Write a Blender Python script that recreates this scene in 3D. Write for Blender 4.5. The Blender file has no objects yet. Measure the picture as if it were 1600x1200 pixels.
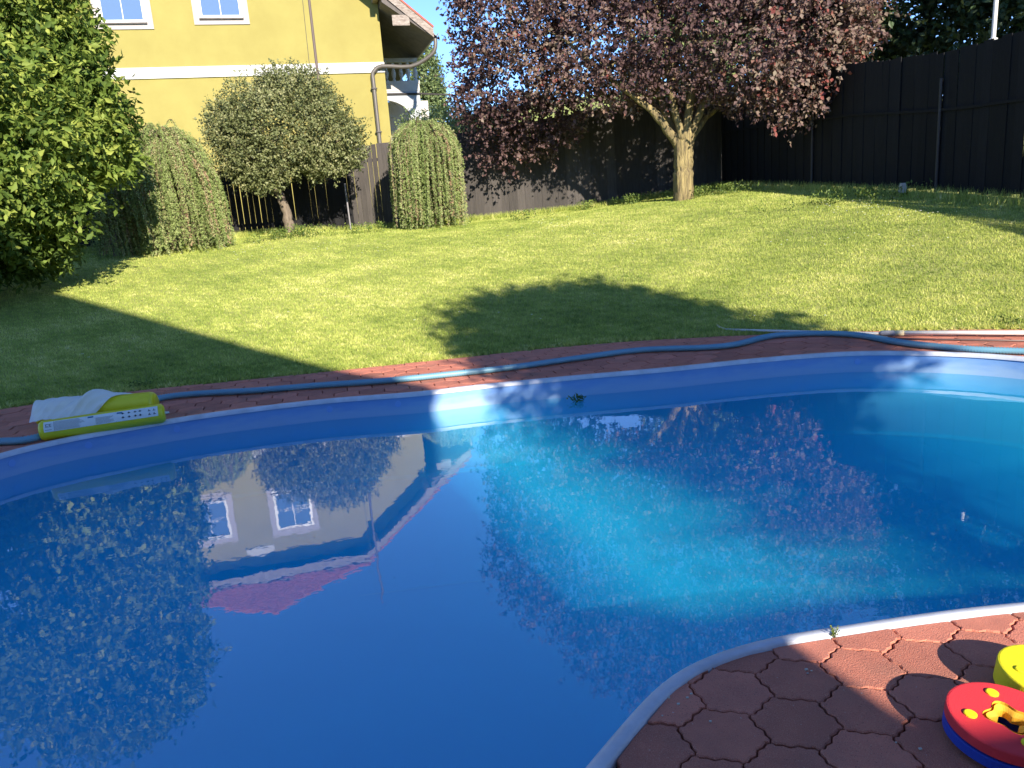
import bpy, bmesh, math, random
import numpy as np
from mathutils import Vector, Matrix
random.seed(7)
RNG = np.random.default_rng(7)
SC = bpy.context.scene
COL = SC.collection
rad = math.radians

# ------------------------------------------------------------------ camera, world, sun, exposure
CAM_H = 1.5
PITCH, ROLL, FPX = rad(13.1), rad(4.25), 1202.0
F = np.array([0, math.cos(PITCH), -math.sin(PITCH)])
U = np.array([0, math.sin(PITCH), math.cos(PITCH)])
R = np.array([1.0, 0, 0])
CX = R * math.cos(ROLL) - U * math.sin(ROLL)
CY = R * math.sin(ROLL) + U * math.cos(ROLL)
cam_d = bpy.data.cameras.new('camera')
cam = bpy.data.objects.new('camera', cam_d)
COL.objects.link(cam)
cam_d.sensor_width = 36
cam_d.lens = FPX / 1600 * 36
cam_d.clip_start = 0.05
cam_d.clip_end = 3000
M = Matrix(((CX[0], CY[0], -F[0], 0), (CX[1], CY[1], -F[1], 0), (CX[2], CY[2], -F[2], CAM_H), (0, 0, 0, 1)))
cam.matrix_world = M
SC.camera = cam

SUN_AZ, SUN_EL = rad(21), rad(24)
TO_SUN = Vector((math.sin(SUN_AZ) * math.cos(SUN_EL), -math.cos(SUN_AZ) * math.cos(SUN_EL), math.sin(SUN_EL)))
world = bpy.data.worlds.new('World')
SC.world = world
world.use_nodes = True
wn = world.node_tree
sky = wn.nodes.new('ShaderNodeTexSky')
sky.sky_type = 'NISHITA'
sky.sun_disc = False
sky.sun_elevation = SUN_EL
sky.sun_rotation = math.pi - SUN_AZ
sky.altitude = 800
sky.air_density = 0.52
sky.dust_density = 0.0
sky.ozone_density = 4.5
bg = wn.nodes['Background']
bg.inputs[1].default_value = 0.135
wn.links.new(sky.outputs[0], bg.inputs[0])
sun_d = bpy.data.lights.new('sun', 'SUN')
sun_d.energy = 3.4
sun_d.angle = rad(0.55)
sun_d.color = (1.0, 0.90, 0.74)
sun = bpy.data.objects.new('sun', sun_d)
sun.rotation_euler = TO_SUN.to_track_quat('Z', 'Y').to_euler()
COL.objects.link(sun)
SC.view_settings.view_transform = 'Standard'
SC.view_settings.look = 'None'
SC.view_settings.exposure = 1.58
SC.view_settings.gamma = 1
SC.view_settings.use_curve_mapping = False
SC.render.engine = 'CYCLES'
SC.cycles.max_bounces = 10
SC.cycles.volume_bounces = 4
SC.cycles.transparent_max_bounces = 16
SC.cycles.use_denoising = True
SC.cycles.sample_clamp_indirect = 6
SC.cycles.caustics_reflective = False
SC.cycles.caustics_refractive = False

# ------------------------------------------------------------------ surveying helpers (camera position -> place)
def ray(x, y):
    return F * FPX + CX * (x - 800) - CY * (y - 600)
def gp(x, y, z=0.0):
    d = ray(x, y); t = (z - CAM_H) / d[2]
    return np.array([d[0] * t, d[1] * t, z])
def at(x, y, D):
    d = ray(x, y); d = d / math.hypot(d[0], d[1]) * D
    return np.array([d[0], d[1], CAM_H + d[2]])
def on_line(x, y, p0, p1):
    """point of the vertical plane over the plan line p0-p1 seen at x, y"""
    d = ray(x, y); e = np.array(p1) - np.array(p0)
    A = np.array([[d[0], -e[0]], [d[1], -e[1]]])
    t, s = np.linalg.solve(A, np.array(p0, float))
    return np.array([d[0] * t, d[1] * t, CAM_H + d[2] * t]), s
def project(P):
    v = np.asarray(P, float) - np.array([0, 0, CAM_H])
    z = v @ F
    return 800 + (v @ CX) / z * FPX, 600 - (v @ CY) / z * FPX, z

# ------------------------------------------------------------------ mesh helpers
def mesh_np(name, V, Fc, k):
    """V (n,3), Fc (m,k) all faces with k corners"""
    me = bpy.data.meshes.new(name)
    V = np.asarray(V, np.float32); Fc = np.asarray(Fc, np.int32)
    me.vertices.add(len(V)); me.vertices.foreach_set('co', V.ravel())
    me.loops.add(Fc.size); me.loops.foreach_set('vertex_index', Fc.ravel())
    me.polygons.add(len(Fc))
    me.polygons.foreach_set('loop_start', np.arange(0, Fc.size, k, dtype=np.int32))
    me.polygons.foreach_set('loop_total', np.full(len(Fc), k, dtype=np.int32))
    me.update(calc_edges=True)
    return me
def thing(name, label, cat, loc=(0, 0, 0), group=None):
    o = bpy.data.objects.new(name, None); COL.objects.link(o)
    o.location = loc; o['label'] = label; o['category'] = cat
    o.empty_display_size = .2
    if group: o['group'] = group
    return o
def tag(o, label=None, cat=None, group=None, kind=None):
    if label: o['label'] = label
    if cat: o['category'] = cat
    if group: o['group'] = group
    if kind: o['kind'] = kind
    return o
def wloc(o):
    v = Vector(o.location)
    while o.parent:
        o = o.parent; v = v + o.location
    return v
def link(name, me, mat, parent=None, kind=None, smooth=False, loc=None):
    """me in world coordinates; moved into the parent's frame (parents are never rotated)"""
    o = bpy.data.objects.new(name, me); COL.objects.link(o)
    if mat is not None and not me.materials: me.materials.append(mat)
    if parent is not None:
        w = wloc(parent)
        if loc is None: me.transform(Matrix.Translation(-w))
        else: o.location = Vector(loc) - w
        o.parent = parent
    elif loc is not None:
        o.location = loc
    if smooth:
        me.polygons.foreach_set('use_smooth', [True] * len(me.polygons))
    if kind: o['kind'] = kind
    return o
class MB:
    def __init__(s): s.v = []; s.f = []
    def add(s, vs, fs):
        b = len(s.v); s.v += [tuple(map(float, v)) for v in vs]; s.f += [tuple(i + b for i in f) for f in fs]; return s
    def obox(s, c, ax, ay, az):
        """box: centre and three half axes"""
        c, ax, ay, az = map(np.array, (c, ax, ay, az))
        vs = [c + i * ax + j * ay + k * az for k in (-1, 1) for j in (-1, 1) for i in (-1, 1)]
        return s.add(vs, [(0, 2, 3, 1), (4, 5, 7, 6), (0, 1, 5, 4), (2, 6, 7, 3), (0, 4, 6, 2), (1, 3, 7, 5)])
    def box(s, x0, x1, y0, y1, z0, z1):
        return s.obox(((x0 + x1) / 2, (y0 + y1) / 2, (z0 + z1) / 2), ((x1 - x0) / 2, 0, 0), (0, (y1 - y0) / 2, 0), (0, 0, (z1 - z0) / 2))
    def tube(s, pts, rs, n=8, cap=True):
        pts = [Vector(p) for p in pts]
        if not hasattr(rs, '__len__'): rs = [rs] * len(pts)
        b = len(s.v); prev = None
        for i, p in enumerate(pts):
            t = (pts[min(i + 1, len(pts) - 1)] - pts[max(i - 1, 0)]).normalized()
            if prev is None:
                a = t.orthogonal().normalized()
            else:
                a = (prev - t * prev.dot(t)); a = a.normalized() if a.length > 1e-6 else t.orthogonal().normalized()
            prev = a; bb = t.cross(a)
            for k in range(n):
                th = 2 * math.pi * k / n
                s.v.append(tuple(p + (a * math.cos(th) + bb * math.sin(th)) * rs[i]))
        for i in range(len(pts) - 1):
            for k in range(n):
                k2 = (k + 1) % n
                s.f.append((b + i * n + k, b + i * n + k2, b + (i + 1) * n + k2, b + (i + 1) * n + k))
        if cap:
            s.f.append(tuple(b + k for k in reversed(range(n))))
            s.f.append(tuple(b + (len(pts) - 1) * n + k for k in range(n)))
        return s
    def lathe(s, base, prof, n=12):
        return s.tube([(base[0], base[1], base[2] + z) for r, z in prof], [r for r, z in prof], n)
    def prism(s, poly, d):
        """planar polygon (3d points) pushed along d"""
        poly = [np.array(p, float) for p in poly]; d = np.array(d, float); n = len(poly)
        fs = [tuple(range(n)), tuple(range(2 * n - 1, n - 1, -1))]
        fs += [(i, i + n, (i + 1) % n + n, (i + 1) % n) for i in range(n)]
        return s.add([*poly, *[p + d for p in poly]], fs)
    def mesh(s, name):
        me = bpy.data.meshes.new(name); me.from_pydata(s.v, [], s.f)
        bm = bmesh.new(); bm.from_mesh(me); bmesh.ops.recalc_face_normals(bm, faces=bm.faces); bm.to_mesh(me); bm.free()
        return me
    def build(s, name, mat, parent=None, kind=None, smooth=False, bevel=0):
        o = link(name, s.mesh(name), mat, parent, kind, smooth)
        if bevel:
            m = o.modifiers.new('bevel', 'BEVEL'); m.width = bevel; m.segments = 2; m.limit_method = 'ANGLE'
        return o
def catmull(P, n, closed=True):
    P = np.asarray(P, float); out = []
    N = len(P); rng_ = range(N) if closed else range(N - 1)
    for i in rng_:
        g = (lambda k: P[k % N]) if closed else (lambda k: P[min(max(k, 0), N - 1)])
        p0, p1, p2, p3 = g(i - 1), g(i), g(i + 1), g(i + 2)
        for t in np.linspace(0, 1, n, endpoint=False):
            out.append(.5 * ((2 * p1) + (-p0 + p2) * t + (2 * p0 - 5 * p1 + 4 * p2 - p3) * t * t + (-p0 + 3 * p1 - 3 * p2 + p3) * t ** 3))
    if not closed: out.append(P[-1])
    return np.array(out)

# ------------------------------------------------------------------ material helpers
def mat(name, col, rough=.8, noise=0, scale=10, col2=None, bump=0, bscale=60, spec=.5, metal=0, rnd=0, stretch=(1, 1, 1), detail=6):
    m = bpy.data.materials.new(name); m.use_nodes = True; nt = m.node_tree; N = nt.nodes; L = nt.links
    b = N['Principled BSDF']; b.inputs['Roughness'].default_value = rough; b.inputs['Metallic'].default_value = metal
    b.inputs['Specular IOR Level'].default_value = spec
    c = (*col, 1); b.inputs['Base Color'].default_value = c
    out = None
    geo = N.new('ShaderNodeNewGeometry'); mp = N.new('ShaderNodeMapping'); mp.inputs['Scale'].default_value = stretch
    L.new(geo.outputs['Position'], mp.inputs[0])
    if noise or col2:
        nz = N.new('ShaderNodeTexNoise'); nz.inputs['Scale'].default_value = scale; nz.inputs['Detail'].default_value = detail; nz.inputs['Roughness'].default_value = .65
        L.new(mp.outputs[0], nz.inputs['Vector'])
        mx = N.new('ShaderNodeMix'); mx.data_type = 'RGBA'
        mr = N.new('ShaderNodeMapRange'); mr.inputs[1].default_value = .35; mr.inputs[2].default_value = .68
        L.new(nz.outputs[0], mr.inputs[0]); L.new(mr.outputs[0], mx.inputs[0])
        c2 = col2 if col2 else tuple(x * (1 - noise) for x in col)
        mx.inputs[6].default_value = c; mx.inputs[7].default_value = (*c2, 1)
        out = mx.outputs[2]
    if rnd:
        oi = N.new('ShaderNodeObjectInfo'); hs = N.new('ShaderNodeHueSaturation')
        mr2 = N.new('ShaderNodeMapRange'); mr2.inputs[3].default_value = 1 - rnd; mr2.inputs[4].default_value = 1 + rnd
        L.new(oi.outputs['Random'], mr2.inputs[0]); L.new(mr2.outputs[0], hs.inputs['Value'])
        if out: L.new(out, hs.inputs['Color'])
        else: hs.inputs['Color'].default_value = c
        out = hs.outputs[0]
    if out: L.new(out, b.inputs['Base Color'])
    if bump:
        nb = N.new('ShaderNodeTexNoise'); nb.inputs['Scale'].default_value = bscale; nb.inputs['Detail'].default_value = 4
        L.new(mp.outputs[0], nb.inputs['Vector'])
        bp = N.new('ShaderNodeBump'); bp.inputs['Strength'].default_value = min(1, bump); bp.inputs['Distance'].default_value = .01 * max(1, bump)
        L.new(nb.outputs[0], bp.inputs['Height']); L.new(bp.outputs[0], b.inputs['Normal'])
    return m
def leaf_mat(name, cols, rough=.45, trans=.3, spec=.4):
    """cols: list of (position, rgb) over the per-leaf 'tint' value"""
    m = bpy.data.materials.new(name); m.use_nodes = True; nt = m.node_tree; N = nt.nodes; L = nt.links
    b = N['Principled BSDF']; b.inputs['Roughness'].default_value = rough; b.inputs['Specular IOR Level'].default_value = spec
    at_ = N.new('ShaderNodeAttribute'); at_.attribute_name = 'tint'
    cr = N.new('ShaderNodeValToRGB'); e = cr.color_ramp.elements
    while len(e) < len(cols): e.new(.5)
    for i, (p, c) in enumerate(cols): e[i].position = p; e[i].color = (*c, 1)
    L.new(at_.outputs['Fac'], cr.inputs[0]); L.new(cr.outputs[0], b.inputs['Base Color'])
    tr = N.new('ShaderNodeBsdfTranslucent'); L.new(cr.outputs[0], tr.inputs[0])
    mx = N.new('ShaderNodeMixShader'); mx.inputs[0].default_value = trans
    L.new(b.outputs[0], mx.inputs[1]); L.new(tr.outputs[0], mx.inputs[2]); L.new(mx.outputs[0], N['Material Output'].inputs[0])
    return m

# ------------------------------------------------------------------ foliage helpers
def wob(P, seed, f):
    r = np.random.default_rng(seed); s = np.zeros(len(P))
    for k in range(6):
        w = r.normal(size=3) * f * (1 + .5 * k / 3); ph = r.uniform(0, 6.3)
        s += np.sin(P @ w + ph)
    return s / 3.5
def leaves_mesh(name, P, D, Nn, ln, wd, tint, fold=.25):
    """diamond leaves: base P, direction D, face normal hint Nn"""
    D = D / np.linalg.norm(D, axis=1, keepdims=True)
    S = np.cross(D, Nn); S /= (np.linalg.norm(S, axis=1, keepdims=True) + 1e-9)
    N2 = np.cross(S, D)
    ln = np.asarray(ln)[:, None]; wd = np.asarray(wd)[:, None]
    a = P; b = P + D * ln * .45 + S * wd * .5 + N2 * wd * fold; c = P + D * ln; d = P + D * ln * .45 - S * wd * .5 + N2 * wd * fold
    n = len(P); V = np.stack([a, b, c, d], 1).reshape(-1, 3)
    i = np.arange(n) * 4
    T = np.stack([np.stack([i, i + 1, i + 2], 1), np.stack([i, i + 2, i + 3], 1)], 1).reshape(-1, 3)
    me = mesh_np(name, V, T, 3)
    at_ = me.attributes.new('tint', 'FLOAT', 'POINT'); at_.data.foreach_set('value', np.repeat(np.clip(tint, 0, 1), 4).astype(np.float32))
    return me
def crown(name, blobs, n_tw, per, ln, wd, seed, twl=.25, inner=.5, lump=.16, lf=1.6, droop=0., tintf=1., up=.35, clip=None):
    """twigs of leaves through the outer volume of a union of ellipsoids (c, r)"""
    r = np.random.default_rng(seed)
    C = np.array([b[0] for b in blobs], float); Rr = np.array([b[1] if hasattr(b[1], '__len__') else (b[1],) * 3 for b in blobs], float)
    w = (Rr[:, 0] * Rr[:, 1] + Rr[:, 0] * Rr[:, 2] + Rr[:, 1] * Rr[:, 2]); w /= w.sum()
    k = r.choice(len(C), n_tw, p=w)
    d = r.normal(size=(n_tw, 3)); d /= np.linalg.norm(d, axis=1, keepdims=True)
    rf = inner + (1 - inner) * r.uniform(0, 1, n_tw) ** .45
    rf *= 1 + lump * wob(d * 3 + C[k] * .7, seed + 1, lf)
    rf *= 1 + .05 * r.normal(size=n_tw)
    p = C[k] + Rr[k] * d * rf[:, None]
    keep = np.ones(n_tw, bool)
    for j in range(len(C)):
        q = np.linalg.norm((p - C[j]) / Rr[j], axis=1)
        keep &= ~((q < .5) & (j != k))
    if clip is not None: keep &= clip(p)
    p = p[keep]; d = d[keep]; n = len(p)
    t = d + np.array([0, 0, up]) + r.normal(size=(n, 3)) * .55; t /= np.linalg.norm(t, axis=1, keepdims=True)
    s = r.uniform(0, 1, (n, per)) * twl
    P = (p[:, None] + t[:, None] * s[..., None] + r.normal(size=(n, per, 3)) * ln * .25).reshape(-1, 3)
    P[:, 2] -= droop * (s.ravel() / twl) ** 2
    T = np.repeat(t, per, 0); Dd = np.repeat(d, per, 0)
    D = T * .5 + r.normal(size=P.shape) * .75 - np.array([0, 0, .25 + droop])
    Nn = Dd * .7 + np.array([0, 0, .6]) + r.normal(size=P.shape) * .75
    tint = np.repeat(np.clip(r.normal(.45, .18, n) + .22 * wob(p, seed + 5, 1.3) * tintf, 0, 1), per) + r.normal(size=len(P)) * .12
    sz = r.uniform(.65, 1.25, len(P))
    return leaves_mesh(name, P, D, Nn, ln * sz, wd * sz, tint)
def limb(mb, pts, r0, r1, n=8, wig=.03, sub=5, seed=0):
    pts = catmull(pts, sub, closed=False); r = np.random.default_rng(seed)
    pts[1:-1] += r.normal(size=pts[1:-1].shape) * wig * r0 * 3
    rs = np.linspace(r0, r1, len(pts)) * (1 + .06 * r.normal(size=len(pts)))
    mb.tube(pts, list(rs), n)

# ------------------------------------------------------------------ materials
M_grass = mat('grass_soil', (.24, .28, .06), .95, col2=(.34, .35, .11), scale=1.2, bump=1, bscale=90)
def blade_material():
    m = leaf_mat('grass_blade', [(0, (.15, .23, .045)), (.45, (.43, .51, .11)), (.75, (.68, .69, .21)), (1, (.88, .82, .44))], .6, .35, .25)
    return m
M_blade = blade_material()
M_bed = mat('paving_joint_sand', (.035, .028, .025), .95, noise=.5, scale=40, bump=.6, bscale=150)
def paver_material():
    m = mat('red_concrete_paver', (.63, .222, .152), .88, col2=(.50, .178, .128), scale=9, bump=.55, bscale=260, spec=.25, rnd=.2)
    nt = m.node_tree; N = nt.nodes; L = nt.links
    b = N['Principled BSDF']; src = b.inputs['Base Color'].links[0].from_socket
    geo = N.new('ShaderNodeNewGeometry')
    def speck(scale, lo, hi, col, prev):
        nz = N.new('ShaderNodeTexNoise'); nz.inputs['Scale'].default_value = scale; nz.inputs['Detail'].default_value = 2
        L.new(geo.outputs['Position'], nz.inputs['Vector'])
        mr = N.new('ShaderNodeMapRange'); mr.inputs[1].default_value = lo; mr.inputs[2].default_value = hi
        L.new(nz.outputs[0], mr.inputs[0])
        mx = N.new('ShaderNodeMix'); mx.data_type = 'RGBA'; L.new(mr.outputs[0], mx.inputs[0]); L.new(prev, mx.inputs[6]); mx.inputs[7].default_value = (*col, 1)
        return mx.outputs[2]
    c = speck(420, .58, .72, (.66, .36, .26), src)
    c = speck(300, .62, .74, (.14, .06, .05), c)
    c = speck(90, .745, .765, (.62, .56, .5), c)
    c = speck(2.3, .56, .80, (.32, .165, .125), c)
    L.new(c, b.inputs['Base Color'])
    return m
M_paver = paver_material()
M_coping = mat('white_plastic_rail', (.60, .63, .72), .38, noise=.25, scale=6, bump=.08, bscale=30)
def liner_material():
    """blue vinyl; pale lime scale along the waterline"""
    m = mat('blue_pool_liner', (.15, .30, .62), .42, col2=(.20, .36, .64), scale=2.5)
    nt = m.node_tree; N = nt.nodes; L = nt.links
    b = N['Principled BSDF']; src = b.inputs['Base Color'].links[0].from_socket
    geo = N.new('ShaderNodeNewGeometry'); sep = N.new('ShaderNodeSeparateXYZ'); L.new(geo.outputs['Position'], sep.inputs[0])
    nz = N.new('ShaderNodeTexNoise'); nz.inputs['Scale'].default_value = 5; nz.inputs['Detail'].default_value = 6
    mp = N.new('ShaderNodeMapping'); mp.inputs['Scale'].default_value = (1, 1, 5); L.new(geo.outputs['Position'], mp.inputs[0]); L.new(mp.outputs[0], nz.inputs['Vector'])
    ma = N.new('ShaderNodeMath'); ma.operation = 'MULTIPLY_ADD'; ma.inputs[1].default_value = .12; ma.inputs[2].default_value = -.06
    L.new(nz.outputs[0], ma.inputs[0])
    ad = N.new('ShaderNodeMath'); ad.operation = 'ADD'; L.new(sep.outputs[2], ad.inputs[0]); L.new(ma.outputs[0], ad.inputs[1])
    mr = N.new('ShaderNodeMapRange'); mr.inputs[1].default_value = -.05; mr.inputs[2].default_value = -.13; mr.inputs[4].default_value = .75
    L.new(ad.outputs[0], mr.inputs[0])
    mx = N.new('ShaderNodeMix'); mx.data_type = 'RGBA'; L.new(mr.outputs[0], mx.inputs[0]); L.new(src, mx.inputs[6]); mx.inputs[7].default_value = (.32, .46, .64, 1)
    L.new(mx.outputs[2], b.inputs['Base Color'])
    return m
M_liner = liner_material()
M_floor = mat('turquoise_pool_floor', (.035, .52, .84), .6, col2=(.03, .45, .78), scale=1.4, detail=8)
M_seam = mat('liner_seam', (.16, .62, .85), .5)
def water_material():
    m = bpy.data.materials.new('pool_water'); m.use_nodes = True; nt = m.node_tree; N = nt.nodes; L = nt.links
    N.remove(N['Principled BSDF'])
    gl = N.new('ShaderNodeBsdfGlossy'); gl.inputs['Roughness'].default_value = .0; gl.inputs['Color'].default_value = (1, 1, 1, 1)
    tr = N.new('ShaderNodeBsdfTransparent'); tr.inputs['Color'].default_value = (.50, .90, .98, 1)
    fr = N.new('ShaderNodeFresnel'); 
    gl.inputs['Roughness'].default_value = .012
    gb = N.new('ShaderNodeNewGeometry'); ior = N.new('ShaderNodeMapRange'); ior.inputs[3].default_value = 1.78; ior.inputs[4].default_value = 1 / 1.78   # same reflectance from above and from below
    L.new(gb.outputs['Backfacing'], ior.inputs[0]); L.new(ior.outputs[0], fr.inputs['IOR'])
    mx = N.new('ShaderNodeMixShader'); L.new(fr.outputs[0], mx.inputs[0]); L.new(tr.outputs[0], mx.inputs[1]); L.new(gl.outputs[0], mx.inputs[2])
    geo = N.new('ShaderNodeNewGeometry')
    n1 = N.new('ShaderNodeTexNoise'); n1.inputs['Scale'].default_value = 7; n1.inputs['Detail'].default_value = 3; L.new(geo.outputs['Position'], n1.inputs['Vector'])
    n2 = N.new('ShaderNodeTexNoise'); n2.inputs['Scale'].default_value = .8; n2.inputs['Detail'].default_value = 2; L.new(geo.outputs['Position'], n2.inputs['Vector'])
    mu = N.new('ShaderNodeMath'); mu.operation = 'MULTIPLY'; L.new(n1.outputs[0], mu.inputs[0]); L.new(n2.outputs[0], mu.inputs[1])
    bp = N.new('ShaderNodeBump'); bp.inputs['Strength'].default_value = .035; bp.inputs['Distance'].default_value = .02
    L.new(mu.outputs[0], bp.inputs['Height']); L.new(bp.outputs[0], gl.inputs['Normal'])
    L.new(mx.outputs[0], N['Material Output'].inputs[0])
    pv = N.new('ShaderNodeVolumePrincipled'); pv.inputs['Color'].default_value = (.15, .86, .96, 1); pv.inputs['Density'].default_value = .75; pv.inputs['Anisotropy'].default_value = .0
    L.new(pv.outputs[0], N['Material Output'].inputs['Volume'])
    return m
M_water = water_material()
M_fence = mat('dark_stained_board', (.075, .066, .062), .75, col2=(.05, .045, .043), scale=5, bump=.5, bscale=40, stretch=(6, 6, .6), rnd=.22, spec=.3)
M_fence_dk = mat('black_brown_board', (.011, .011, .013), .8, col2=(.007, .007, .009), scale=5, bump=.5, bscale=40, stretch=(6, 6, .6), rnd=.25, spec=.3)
M_iron = mat('dark_iron', (.05, .045, .045), .6, metal=.3)
M_bark_y = mat('yellow_lichen_bark', (.34, .27, .12), .95, col2=(.085, .065, .042), scale=5, bump=4, bscale=7, stretch=(4, 4, .5))
M_bark = mat('grey_bark', (.22, .175, .13), .9, col2=(.11, .085, .065), scale=9, bump=1, bscale=30, stretch=(3, 3, .7))
M_twig = mat('brown_twig', (.14, .09, .06), .9, noise=.4, scale=12)
M_yellow = mat('yellow_render', (.31, .266, .078), .9, col2=(.275, .232, .066), scale=1.1, bump=.5, bscale=70)
M_white = mat('white_plaster_trim', (.55, .54, .52), .8, noise=.06, scale=3)
M_surround = mat('pinkish_window_surround', (.42, .37, .355), .8, noise=.05, scale=3)
M_frame = mat('white_window_frame', (.62, .62, .62), .35)
def glass_mat():
    m = bpy.data.materials.new('window_glass'); m.use_nodes = True; b = m.node_tree.nodes['Principled BSDF']
    b.inputs['Base Color'].default_value = (.10, .16, .28, 1); b.inputs['Roughness'].default_value = .06; b.inputs['Specular IOR Level'].default_value = 1
    return m
M_glass = glass_mat()
M_tile = mat('red_roof_tile', (.42, .12, .07), .8, col2=(.30, .09, .06), scale=3, bump=.3, bscale=20, rnd=.1)
M_wood = mat('weathered_white_fascia', (.36, .31, .27), .85, col2=(.15, .11, .09), scale=6, stretch=(1, 1, 3), bump=.4)
M_soffit = mat('grey_brown_soffit', (.13, .11, .10), .85, col2=(.08, .07, .065), scale=5, bump=.3, rnd=.1)
M_pipe = mat('grey_brown_downpipe', (.13, .115, .10), .45, metal=.3)
M_stone = mat('pale_cast_stone', (.60, .56, .52), .85, noise=.15, scale=6, bump=.3)
M_hose = mat('blue_ribbed_hose', (.13, .31, .43), .42, col2=(.17, .34, .44), scale=8)
M_alu = mat('white_aluminium_pole', (.66, .66, .64), .35, noise=.1, scale=20)
M_cream = mat('cream_plastic', (.62, .55, .36), .45)
M_grey = mat('grey_plastic', (.30, .30, .32), .5)
M_yvinyl = mat('yellow_vinyl', (.72, .66, .02), .32, noise=.06, scale=6, bump=.15, bscale=14)
M_label = mat('white_print', (.74, .76, .74), .5, noise=.05)
M_ink = mat('black_print', (.03, .04, .04), .6)
M_inkblue = mat('blue_print', (.02, .16, .30), .6)
M_foam_red = mat('red_foam', (.80, .045, .06), .62, bump=.25, bscale=300, spec=.3)
M_foam_blue = mat('blue_foam', (.02, .055, .40), .62, bump=.25, bscale=300, spec=.3)
M_foam_yel = mat('yellow_foam', (.80, .72, .02), .62, bump=.25, bscale=300, spec=.3)
M_foam_or = mat('orange_yellow_insert', (.85, .45, .04), .6, spec=.3)
M_render2 = mat('cream_render', (.6, .55, .45), .9, noise=.1, scale=2)
M_hill = mat('meadow_green', (.12, .19, .035), .95, col2=(.07, .12, .025), scale=.25)
L_purple = leaf_mat('purple_leaf', [(0, (.065, .036, .040)), (.35, (.14, .082, .080)), (.6, (.22, .145, .130)), (.86, (.27, .22, .16)), (1, (.27, .08, .07))], .6, .30, .22)
L_shrub = leaf_mat('glossy_green_leaf', [(0, (.05, .09, .018)), (.5, (.15, .225, .04)), (1, (.40, .46, .10))], .6, .35, .22)
L_round = leaf_mat('olive_small_leaf', [(0, (.10, .12, .045)), (.5, (.20, .225, .09)), (1, (.38, .37, .19))], .5, .28, .4)
L_larch = leaf_mat('larch_needle', [(0, (.12, .16, .05)), (.5, (.29, .37, .12)), (.85, (.44, .48, .22)), (1, (.42, .28, .18))], .6, .25, .3)
L_dark = leaf_mat('dark_green_leaf', [(0, (.02, .045, .018)), (.5, (.05, .09, .035)), (1, (.13, .16, .07))], .5, .2, .4)
L_pale = leaf_mat('pale_green_leaf', [(0, (.09, .13, .05)), (.5, (.20, .27, .11)), (1, (.34, .40, .16))], .5, .3, .4)
L_weed = leaf_mat('weed_leaf', [(0, (.05, .09, .02)), (.5, (.13, .20, .04)), (1, (.28, .33, .08))], .5, .3, .4)

# ------------------------------------------------------------------ plan curves
def xy(x, y): return tuple(gp(x, y)[:2])
far_px = [(0, 712), (80, 692), (160, 676), (320, 649), (500, 627), (650, 615), (756, 603), (912, 588), (1050, 576), (1187, 562), (1325, 552), (1462, 552), (1600, 560)]
near_px = [(1600, 948), (1450, 965), (1320, 985), (1200, 1005), (1100, 1037), (1040, 1075), (980, 1140), (930, 1200)]
pool_pts = [xy(*p) for p in far_px]
pool_pts += [(4.62, 5.25), (4.78, 4.4), (4.55, 3.55), (3.95, 2.9), (3.1, 2.52), (2.35, 2.42)]
pool_pts += [xy(*p) for p in near_px]
pool_pts += [(-.25, 1.3), (-.95, .9), (-1.9, .78), (-2.9, 1.05), (-3.8, 1.8), (-4.25, 2.8), (-4.3, 3.8), (-4.1, 4.7)]
POOL = catmull(pool_pts, 16)
# resample evenly
def resample(C, n):
    D = np.r_[C, C[:1]]; s = np.r_[0, np.cumsum(np.linalg.norm(np.diff(D, axis=0), axis=1))]
    t = np.linspace(0, s[-1], n, endpoint=False)
    return np.stack([np.interp(t, s, D[:, 0]), np.interp(t, s, D[:, 1])], 1)
POOL = resample(POOL, 420)
for _ in range(3): POOL = (np.roll(POOL, 1, 0) + 2 * POOL + np.roll(POOL, -1, 0)) / 4
def normals(C):
    t = np.roll(C, -1, 0) - np.roll(C, 1, 0); t /= np.linalg.norm(t, axis=1, keepdims=True)
    return np.stack([t[:, 1], -t[:, 0]], 1)
area = .5 * np.sum(POOL[:, 0] * np.roll(POOL[:, 1], -1) - np.roll(POOL[:, 0], -1) * POOL[:, 1])
if area < 0: POOL = POOL[::-1].copy()
PN = normals(POOL)                      # outward
def off(d): return POOL + PN * d
lawn_px = [(0, 640), (200, 612), (350, 597), (500, 582), (700, 561), (900, 540), (1100, 527), (1300, 519), (1600, 515)]
edge_pts = [xy(*p) for p in lawn_px]
edge_pts += [(5.8, 6.3), (6.4, 4.6), (6.8, 1.5), (7.0, -2.5), (5, -4.4), (0, -4.5), (-5, -4.4), (-7.2, -2), (-7.2, 1.5), (-6.6, 4.2), (-5.7, 6.0)]
EDGE = resample(catmull(edge_pts, 16), 640)
if .5 * np.sum(EDGE[:, 0] * np.roll(EDGE[:, 1], -1) - np.roll(EDGE[:, 0], -1) * EDGE[:, 1]) < 0: EDGE = EDGE[::-1].copy()
EN = normals(EDGE)
ZW = -.17; ZF = -.74

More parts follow.
